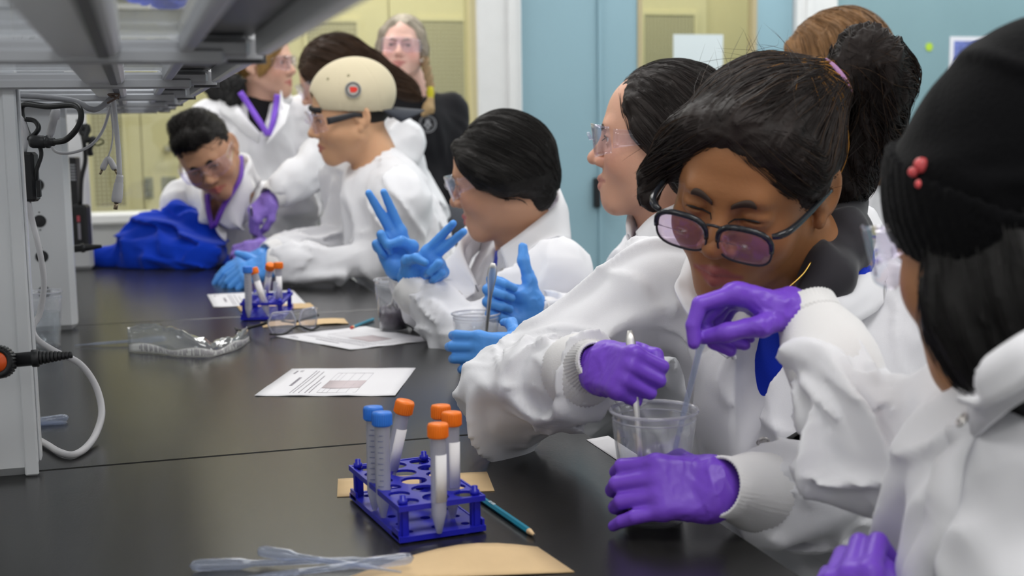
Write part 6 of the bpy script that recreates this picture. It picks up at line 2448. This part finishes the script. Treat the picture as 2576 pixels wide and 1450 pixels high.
# ---- boy at the end of the bench looking down
def boy_end():
    p = person('person with short black hair and purple lanyard looking down at the far bench end', (.28, 4.60, 0))
    N = at(590, 480, 4.22)
    shR, shL = at(470, 515, 4.22), at(735, 500, 4.34)
    hip = at(610, 800, 4.55)
    h = Head(at(521, 385, 3.98), vdir(.10, -.50, -.85), vdir(-.36, .85, -.45), 1.10, .0036)
    skin = (.50, .27, .165)
    body(h, N, shL, shR, p, skin, lip=(.46, .14, .11), open_=.0028, gaze=(0, .9, -.5), brow=(.015, .011, .01), cheek=1.1, jaw=1.08, nose=1.1, brow_w=1.5, blush=.2)
    goggles(h, p)
    vc, sc = hair_color((.011, .009, .0085), .5)
    F = h.field((-.13, -.14, -.10), (.13, .13, .16), .004)
    scalp(F, grow=(.079, .098, .090), c=(0, -.014, .034), hl=-.006)
    F.chain([(-.040, .058, .085), (0, .064, .090), (.040, .058, .085)], [.020, .022, .020], .02)
    F.chain([(-.030, .0, .110), (.030, .0, .110)], [.026, .026], .03)
    F.wrinkle((.003, .010, (.1, 1, .3), 4, 2.0), band=.012)
    F.build('hair', hair_m, p, vc)
    strands('hair_strands', F, seeds_on(F, 900, 3, lambda v: v[:, 2] > .03), lambda P: np.array([[.1, .9, .2]]) + 0 * P, 7, .006, .0015, .0006, strand_m, p, .2, 4, sc, .006)
    wrR, elR = at(520, 710, 4.52), at(440, 640, 4.55)
    wrL, elL = at(620, 710, 4.50), at(760, 640, 4.58)
    C = coat(p, N, hip, shL, shR, [(shL, elL, wrL), (shR, elR, wrR)], .0095, w=1.05, d=1.05, A=.014, seed=12, vlen=.30, vwide=.050, vdirn=vdir(-.45, 0, -.9), rs=.074, re=.066, rw=.044)
    r, f, u = torso_axes(N, hip, shL, shR)
    legs_seated(p, hip * [1, 1, 0], [0, -1, 0], 'black chair at the far end of the bench')
    inner_shirt(p, N, hip, shL, shR, (.02, .02, .03), 'shirt', .010)
    lan = mat('lanyard_purple', (.13, .035, .42), .6)
    MB().tube([at(606, 395, 4.12), at(606, 440, 4.06), at(590, 475, 4.02), at(562, 520, 4.00), at(540, 570, 4.02)], .0085, 8, n_sub=6, flat=(-CF, .3)).build('lanyard', lan, p)
    MB().tube([at(522, 490, 4.05), at(524, 530, 4.03), at(535, 575, 4.03)], .0085, 8, n_sub=6, flat=(-CF, .3)).build('lanyard', lan, p)
    collar(p, C, [at(545, 560, 4.06), at(580, 500, 4.06), at(618, 430, 4.12), at(620, 400, 4.24), at(560, 400, 4.34), at(510, 440, 4.22), at(512, 500, 4.10), at(525, 560, 4.06)], [.03, .06, .06, .05, .05, .05, .05, .03], N - u * .05, u, .015)
    hand('glove', wrL + unit(wrL - elL) * .03, vdir(-.9, -.2, -.2), vdir(0, .9, -.3), 'L', glove_vl, p, None, (4, 0, -4, -8), None, 1.0, .003, .055, unit(elL - wrL))
    hand('glove', wrR + unit(wrR - elR) * .03, vdir(.2, -.2, -.9), vdir(0, .9, .2), 'R', glove_vl, p, None, (4, 0, -4, -8), None, 1.0, .003, .055, unit(elR - wrR))


boy_end()
# ---- standing figures behind the bench
def woman_lanyard():
    p = person('person with short blond hair, black furry collar and purple lanyard standing in profile', (.30, 5.0, 0))
    N = at(655, 245, 4.98)
    shR, shL = at(520, 300, 4.94), at(775, 285, 5.07)
    hip = at(640, 700, 5.05)
    h = Head(at(667, 160, 4.94), vdir(.90, .02, -.30), vdir(-.06, 1, 0), 1.11, .0042)
    body(h, N, shL, shR, p, (.66, .40, .30), lip=(.50, .18, .16), gaze=(0, 1, 0), brow=(.18, .11, .05), nose=1.1, blush=.4)
    goggles(h, p)
    vc, sc = hair_color((.36, .215, .075), .5)
    F = h.field((-.13, -.15, -.10), (.13, .12, .16), .0045)
    scalp(F, grow=(.086, .104, .094), hl=.0)
    F.chain([(0, .070, .085), (.05, .07, .055), (.070, .045, .0), (.074, .020, -.035)], [.012, .015, .016, .010], .02)
    F.wrinkle((.004, .014, (.2, -.3, -1), 5, 2.0), band=.014)
    F.build('hair', hair_m, p, vc)
    strands('hair_strands', F, seeds_on(F, 500, 3), lambda P: np.stack([P[:, 0] * 4, -.2 + 0 * P[:, 0], -1 + 0 * P[:, 0]], 1), 10, .008, .0015, .0007, strand_m, p, .15, 4, sc, .003)
    C = coat(p, N, hip, shL, shR, [(shL, at(800, 480, 5.00), at(765, 560, 4.88)), (shR, at(490, 480, 4.88), at(500, 600, 4.77))], .0105, w=1.0, A=.013, seed=14, vlen=.235, vwide=.058, vdirn=vdir(.12, 0, -1),
             skirt=[hip + [0, 0, -.35]])
    r, f, u = torso_axes(N, hip, shL, shR)
    legs_standing(p, hip * [1, 1, 0] + [0, 0, .78], [-.3, -1, 0])
    inner_shirt(p, N, hip, shL, shR, (.012, .012, .014), 'shirt', .010)
    fur = Field(N - .22, N + .2, .006)
    fur.chain([at(600, 215, 4.88), at(560, 205, 4.94), at(545, 225, 4.98), at(590, 250, 4.88)], [.035, .045, .040, .03], .03, wr=[(.012, .012, (0, .2, 1), 2.0, 3.)], local=False)
    fur.build('fur_collar', mat('fur_black', (.012, .012, .013), .9, bump=.8, bscale=140), p)
    lan = mat('lanyard_bright', (.20, .075, .62), .55)
    for pts in ([(604, 232), (628, 268), (652, 305), (674, 340)], [(698, 238), (694, 268), (687, 305), (678, 342)]):
        MB().tube([at(x, y, 4.82 if y < 300 else 4.80) for x, y in pts], .0115, 8, n_sub=5, flat=(-CF, .25)).build('lanyard', lan, p)
    collar(p, C, [at(668, 345, 4.83), at(700, 285, 4.83), at(705, 235, 4.90), at(690, 222, 5.05), at(620, 225, 5.07), at(590, 245, 4.94), at(610, 290, 4.85), at(655, 345, 4.83)], [.05, .075, .06, .05, .05, .06, .075, .05], N - u * .05, u, .012)
    for side, el, wr in (('L', at(800, 480, 5.00), at(765, 560, 4.88)), ('R', at(490, 480, 4.88), at(500, 600, 4.77))):
        hand('glove', wr + unit(wr - el) * .03, unit(wr - el), r * (1 if side == 'R' else -1), side, glove_vl, p, None, (4, 0, -4, -8), None, 1.0, .0036)


def woman_ponytail():
    p = person('person with long brown ponytail leaning over to stir a cup with violet gloves', (.95, 4.35, 0))
    N = at(945, 300, 4.36)
    shL, shR = at(1015, 355, 4.20), at(880, 350, 4.50)
    hip = at(1085, 700, 4.44)
    h = Head(at(835, 196, 4.28), vdir(-.86, -.38, .05), vdir(-.28, .92, .0), 1.10, .0042)
    body(h, N, shL, shR, p, (.60, .36, .26), lip=(.46, .17, .14), gaze=(0, .9, -.4), brow=(.05, .03, .02))
    goggles(h, p)
    vc, sc = hair_color((.036, .0185, .0105), .5)
    F = h.field((-.14, -.30, -.26), (.14, .12, .16), .0045)
    scalp(F, grow=(.088, .108, .094), ears=False)
    for s in (-1, 1):
        F.chain([(s * .066, .048, .050), (s * .080, .022, .0), (s * .078, -.03, -.03)], [.014, .016, .02], .02)
    F.chain([(0, -.075, .03), (0, -.125, -.02), (0, -.165, -.085), (0, -.195, -.130), (0, -.212, -.165)], [.055, .040, .034, .028, .012], .03)
    F.wrinkle((.004, .013, (.0, -.75, -.6), 7, 2.0), (.002, .007, (0, -.75, -.6), 7, 4.), band=.014)
    F.build('hair', hair_m, p, vc)
    strands('hair_strands', F, seeds_on(F, 1000, 3), lambda P: np.array([[0, -.75, -.62]]) + 0 * P, 12, .010, .0015, .0007, strand_m, p, .08, 4, hair_color((.055, .028, .014), .5)[1], .003)
    wrR, elR = at(705, 480, 4.02), at(818, 400, 4.16)
    wrL, elL = at(715, 625, 3.92), at(905, 600, 4.10)
    C = coat(p, N, hip, shL, shR, [(shL, elL, wrL), (shR, elR, wrR)], .0105, w=1.0, A=.014, seed=16, vlen=.1, vwide=.03, vdirn=vdir(-.9, 0, 0), skirt=[hip + [.05, 0.05, -.35]], rs=.070, re=.066, rw=.048)
    r, f, u = torso_axes(N, hip, shL, shR)
    legs_standing(p, hip * [1, 1, 0] + [.08, .05, .78], [-1, 0, 0])
    inner_shirt(p, N, hip, shL, shR, (.02, .02, .03), 'shirt', .011)
    cuff(p, wrR, unit(wrR - elR), .05, .045, .038)
    cuff(p, wrL, unit(wrL - elL), .05, .045, .038)
    hand('glove', wrR + unit(wrR - elR) * .034, vdir(-.62, -.62, -.10), vdir(-.45, .55, -.65), 'R', glove_vl, p, [(40, 40, 20), (44, 42, 22), (48, 44, 24), (52, 44, 24)], (3, 0, -3, -5),
         [(.040, .055, -.026), (.036, .088, -.040), (.022, .112, -.050)], 1.0, .003, .06, unit(elR - wrR))
    hand('glove', wrL + unit(wrL - elL) * .034, vdir(-.95, -.10, -.10), vdir(.0, .40, -.90), 'L', glove_vl, p, [(26, 46, 34)] * 4, (3, 0, -3, -6),
         [(.044, .050, -.030), (.050, .080, -.050), (.046, .100, -.06)], .95, .003, .055, unit(elL - wrL))


def woman_braids():
    p = person('person with grey braided hair and black shirt smiling by the corridor window', (1.05, 5.0, 0))
    N = at(1040, 232, 4.92)
    shR, shL = at(985, 275, 4.90), at(1135, 278, 5.0)
    hip = at(1075, 700, 5.0)
    h = Head(at(1013, 122, 4.82), vdir(-.04, .10, -.98), vdir(.05, 1, 0), 1.04, .0042)
    body(h, N, shL, shR, p, (.82, .52, .44), lip=(.55, .22, .20), open_=.003, gaze=(0, 1, 0), brow=(.40, .30, .22), nose=1.05, smile=1.8, blush=.6)
    goggles(h, p)
    vc, sc = hair_color((.42, .37, .30), .4)
    F = h.field((-.14, -.15, -.16), (.14, .13, .16), .0045)
    scalp(F, grow=(.083, .102, .094), hl=.006)
    for s in (-1, 1):
        F.chain([(s * .030, .066, .086), (s * .066, .042, .050), (s * .080, .010, .0), (s * .076, .0, -.055)], [.010, .012, .014, .014], .02)
    F.wrinkle((.0025, .012, (.3, -.3, -.9), 6, 2.0), band=.014)
    F.build('hair', hair_m, p, vc)
    strands('hair_strands', F, seeds_on(F, 600, 3), lambda P: np.stack([P[:, 0] * 8, -.3 + 0 * P[:, 0], -.8 + 0 * P[:, 0]], 1), 10, .008, .0015, .0007, strand_m, p, .08, 4, sc, .001)
    for s, path in ((1, [(985, 160), (980, 185), (978, 210), (984, 240)]), (-1, [(1068, 150), (1076, 185), (1082, 215), (1083, 245)])):
        P = smooth_path([at(x, y, 4.80) for x, y in path], 5)
        Bf = Field(P.min(0) - .06, P.max(0) + .06, .004)
        side = CR
        for i, q in enumerate(P):
            t = i / len(P)
            for k in (-1, 1):
                a = i * .95 + (PI if k > 0 else 0)
                Bf.ell(q + side * .009 * math.cos(a) - CF * .006 * math.sin(a), (.011 * (1.1 - .3 * t), .011 * (1.1 - .3 * t), .012), .003)
        Bf.build('braid', hair_m, p, lambda v: np.tile(np.array([.33, .23, .13]), (len(v), 1)))
    mb = MB().lathe([(.010, -.026), (.013, -.018), (.012, -.006), (.014, .006), (.012, .018), (.010, .026)], at(1083, 236, 4.785), up, 12)
    mb.build('hair_tie', mat('tie_yellow', (.62, .55, .02), .6), p)
    Bt = Field(at(1078, 275, 4.79) - .08, at(1078, 275, 4.79) + .08, .004)
    Bt.chain([at(1083, 250, 4.785), at(1079, 272, 4.785), at(1066, 288, 4.78)], [.015, .022, .008], .01, wr=[(.004, .010, (0, .1, 1), 5, 2.)])
    Bt.build('braid_end', hair_m, p, lambda v: np.tile(np.array([.45, .31, .16]), (len(v), 1)))
    mb = MB()
    torus(mb, at(1061, 152, 4.78), CF, .006, .0012, 14, 6)
    mb.build('earring', chrome, p)
    blk = mat('shirt_black', (.011, .011, .014), .8, bump=.1, bscale=500, sheen=.1, spec=.2)
    C = coat(p, N, hip, shL, shR, [(shL, at(1158, 470, 4.95), at(1120, 620, 4.85)), (shR, at(965, 470, 4.9), at(985, 620, 4.8))], .0105, w=.92, d=.95, A=.008, seed=18, m=blk, name='black_shirt', rs=.064, re=.056, rw=.044, round_neck=True)
    r, f, u = torso_axes(N, hip, shL, shR)
    legs_standing(p, hip * [1, 1, 0] + [0, 0, .80], [-.2, -1, 0])
    q = C.project(C.inv(np.array([at(1088, 306, 4.8)])), .002)[0]
    g = C.R @ C.grad(q[None])[0]
    em = mat('emblem_grey', (.36, .37, .40), .7)
    mb = MB()
    torus(mb, C.world(q), g, .032, .0016, 28, 6)
    torus(mb, C.world(q), g, .026, .0010, 28, 6)
    Fq = frame_of(g)
    for (dx, dy, rr) in ((0, .009, .010), (-.009, -.004, .006), (.009, -.004, .006), (0, -.014, .006)):
        mb.lathe([(rr, 0), (rr, .0015), (.0001, .0016)], C.world(q) + CR * dx + up * dy, g, 12, smooth=False)
    mb.build('emblem', em, p)
    for side, el, wr in (('L', at(1158, 470, 4.95), at(1120, 620, 4.85)), ('R', at(965, 470, 4.9), at(985, 620, 4.8))):
        hand('hand', wr + unit(wr - el) * .02, unit(wr - el), r * (1 if side == 'R' else -1), side, mat('skin_hand', (.66, .38, .30), .5), p, None, (4, 0, -4, -8), None, .98, .004, .05, None, 0)


def woman_back():
    p = person('person with long light brown hair and white coat seen from behind', (1.62, 2.55, 0))
    N = at(2130, 330, 2.95)
    shL, shR = at(2035, 400, 3.02), at(2235, 385, 2.92)
    hip = at(2150, 900, 3.0)
    h = Head(at(2086, 180, 2.92), vdir(-.72, -.10, .66), vdir(.0, 1, .0), 1.06, .0042)
    body(h, N, shL, shR, p, (.62, .38, .28), brow=(.1, .06, .03))
    vc, sc = hair_color((.20, .105, .045), .55)
    F = h.field((-.15, -.20, -.26), (.15, .12, .17), .0042)
    scalp(F, grow=(.090, .110, .098), ears=False)
    F.chain([(0, -.06, .03), (0, -.085, -.05), (-.01, -.09, -.13), (-.02, -.10, -.19), (-.03, -.115, -.225)], [.078, .068, .058, .048, .02], .04)
    for s in (-1, 1):
        F.chain([(s * .064, .045, .055), (s * .082, .015, .0), (s * .080, -.015, -.08), (s * .066, -.05, -.16)], [.016, .020, .024, .022], .03)
    F.wrinkle((.004, .014, (.0, -.2, -1), 7, 2.0), (.002, .007, (0, -.2, -1), 7, 4.), band=.014)
    F.build('hair', hair_m, p, vc)
    strands('hair_strands', F, seeds_on(F, 1300, 3), lambda P: np.stack([P[:, 0] * 4, -.35 + 0 * P[:, 0] - (P[:, 2] > .08), -1 + .0 * P[:, 0]], 1), 14, .010, .0015, .0007, strand_m, p, .07, 4, sc, .003)
    C = coat(p, N, hip, shL, shR, [(shL, at(1990, 620, 3.05), at(1960, 760, 2.9)), (shR, at(2270, 600, 2.92), at(2200, 760, 2.85))], .0100, w=.95, A=.013, seed=20, rs=.068, re=.062, rw=.044, round_neck=True, skirt=[hip + [0, 0, -.22]])
    r, f, u = torso_axes(N, hip, shL, shR)
    legs_standing(p, hip * [1, 1, 0] + [0, 0, .56], f)
    for side, el, wr in (('L', at(1990, 620, 3.05), at(1960, 760, 2.9)), ('R', at(2270, 600, 2.92), at(2200, 760, 2.85))):
        hand('glove', wr + unit(wr - el) * .03, unit(wr - el), r * (1 if side == 'R' else -1), side, glove_b, p, None, (4, 0, -4, -8), None, 1.0, .004)


woman_lanyard()
woman_ponytail()
woman_braids()
woman_back()
spoon(CUP6 + np.array([.008, -.004, .012]), at(632, 520, 3.93), 'steel spoon held by a violet glove over the far cup', w=.006)

# ---- blue sweatshirt heaped on the far end of the bench
hb = at(400, 660, 4.12)
H = Field([hb[0] - .45, hb[1] - .30, TABLE - .005], [hb[0] + .42, hb[1] + .32, TABLE + .30], .0065)
q = lambda px, py, d: at(px, py, d)
wr1 = [(.024, .085, (1, .1, -.35), 3.5, 2.), (.010, .045, (1, .2, -.2), 3.5, 5.)]
H.ell(q(440, 630, 4.12), (.15, .13, .085), 0, wr=wr1)
H.ell(q(385, 610, 4.14), (.11, .11, .09), .05, wr=wr1)
H.ell(q(500, 640, 4.08), (.09, .11, .065), .05, wr=wr1)
H.chain([q(215, 655, 4.10), q(280, 660, 4.10), q(350, 655, 4.08), q(460, 665, 4.02)], [.030, .034, .04, .035], .04, wr=[(.016, .06, (1, 0, -.1), 4, 3.)])
H.chain([q(425, 540, 4.16), q(445, 528, 4.14), q(490, 560, 4.10), q(525, 585, 4.08)], [.016, .030, .036, .024], .03, wr=[(.008, .05, (1, 0, -.7), 4, 4.)])
H.chain([q(300, 640, 4.12), q(330, 600, 4.14), q(400, 575, 4.16), q(450, 590, 4.12), q(500, 610, 4.08)], [.024, .034, .036, .03, .022], .025, wr=[(.010, .05, (1, 0, -.4), 4, 8.)])
H.plane((0, 0, TABLE + .001), (0, 0, -1))
tag(H.build('sweatshirt', mat('fleece_blue', (.004, .042, .50), .9, bump=.3, bscale=400, sheen=.25, spec=.15)), 'bright blue sweatshirt heaped on the far left end of the bench', 'clothing')

# ---- chairs
for hp, fd, lab in SEATS:
    b = np.array([fd[0], fd[1], 0.0])
    place_chair(hp[0] - b[0] * .02, hp[1] - b[1] * .02, math.atan2(fd[1], fd[0]) + PI / 2, lab)
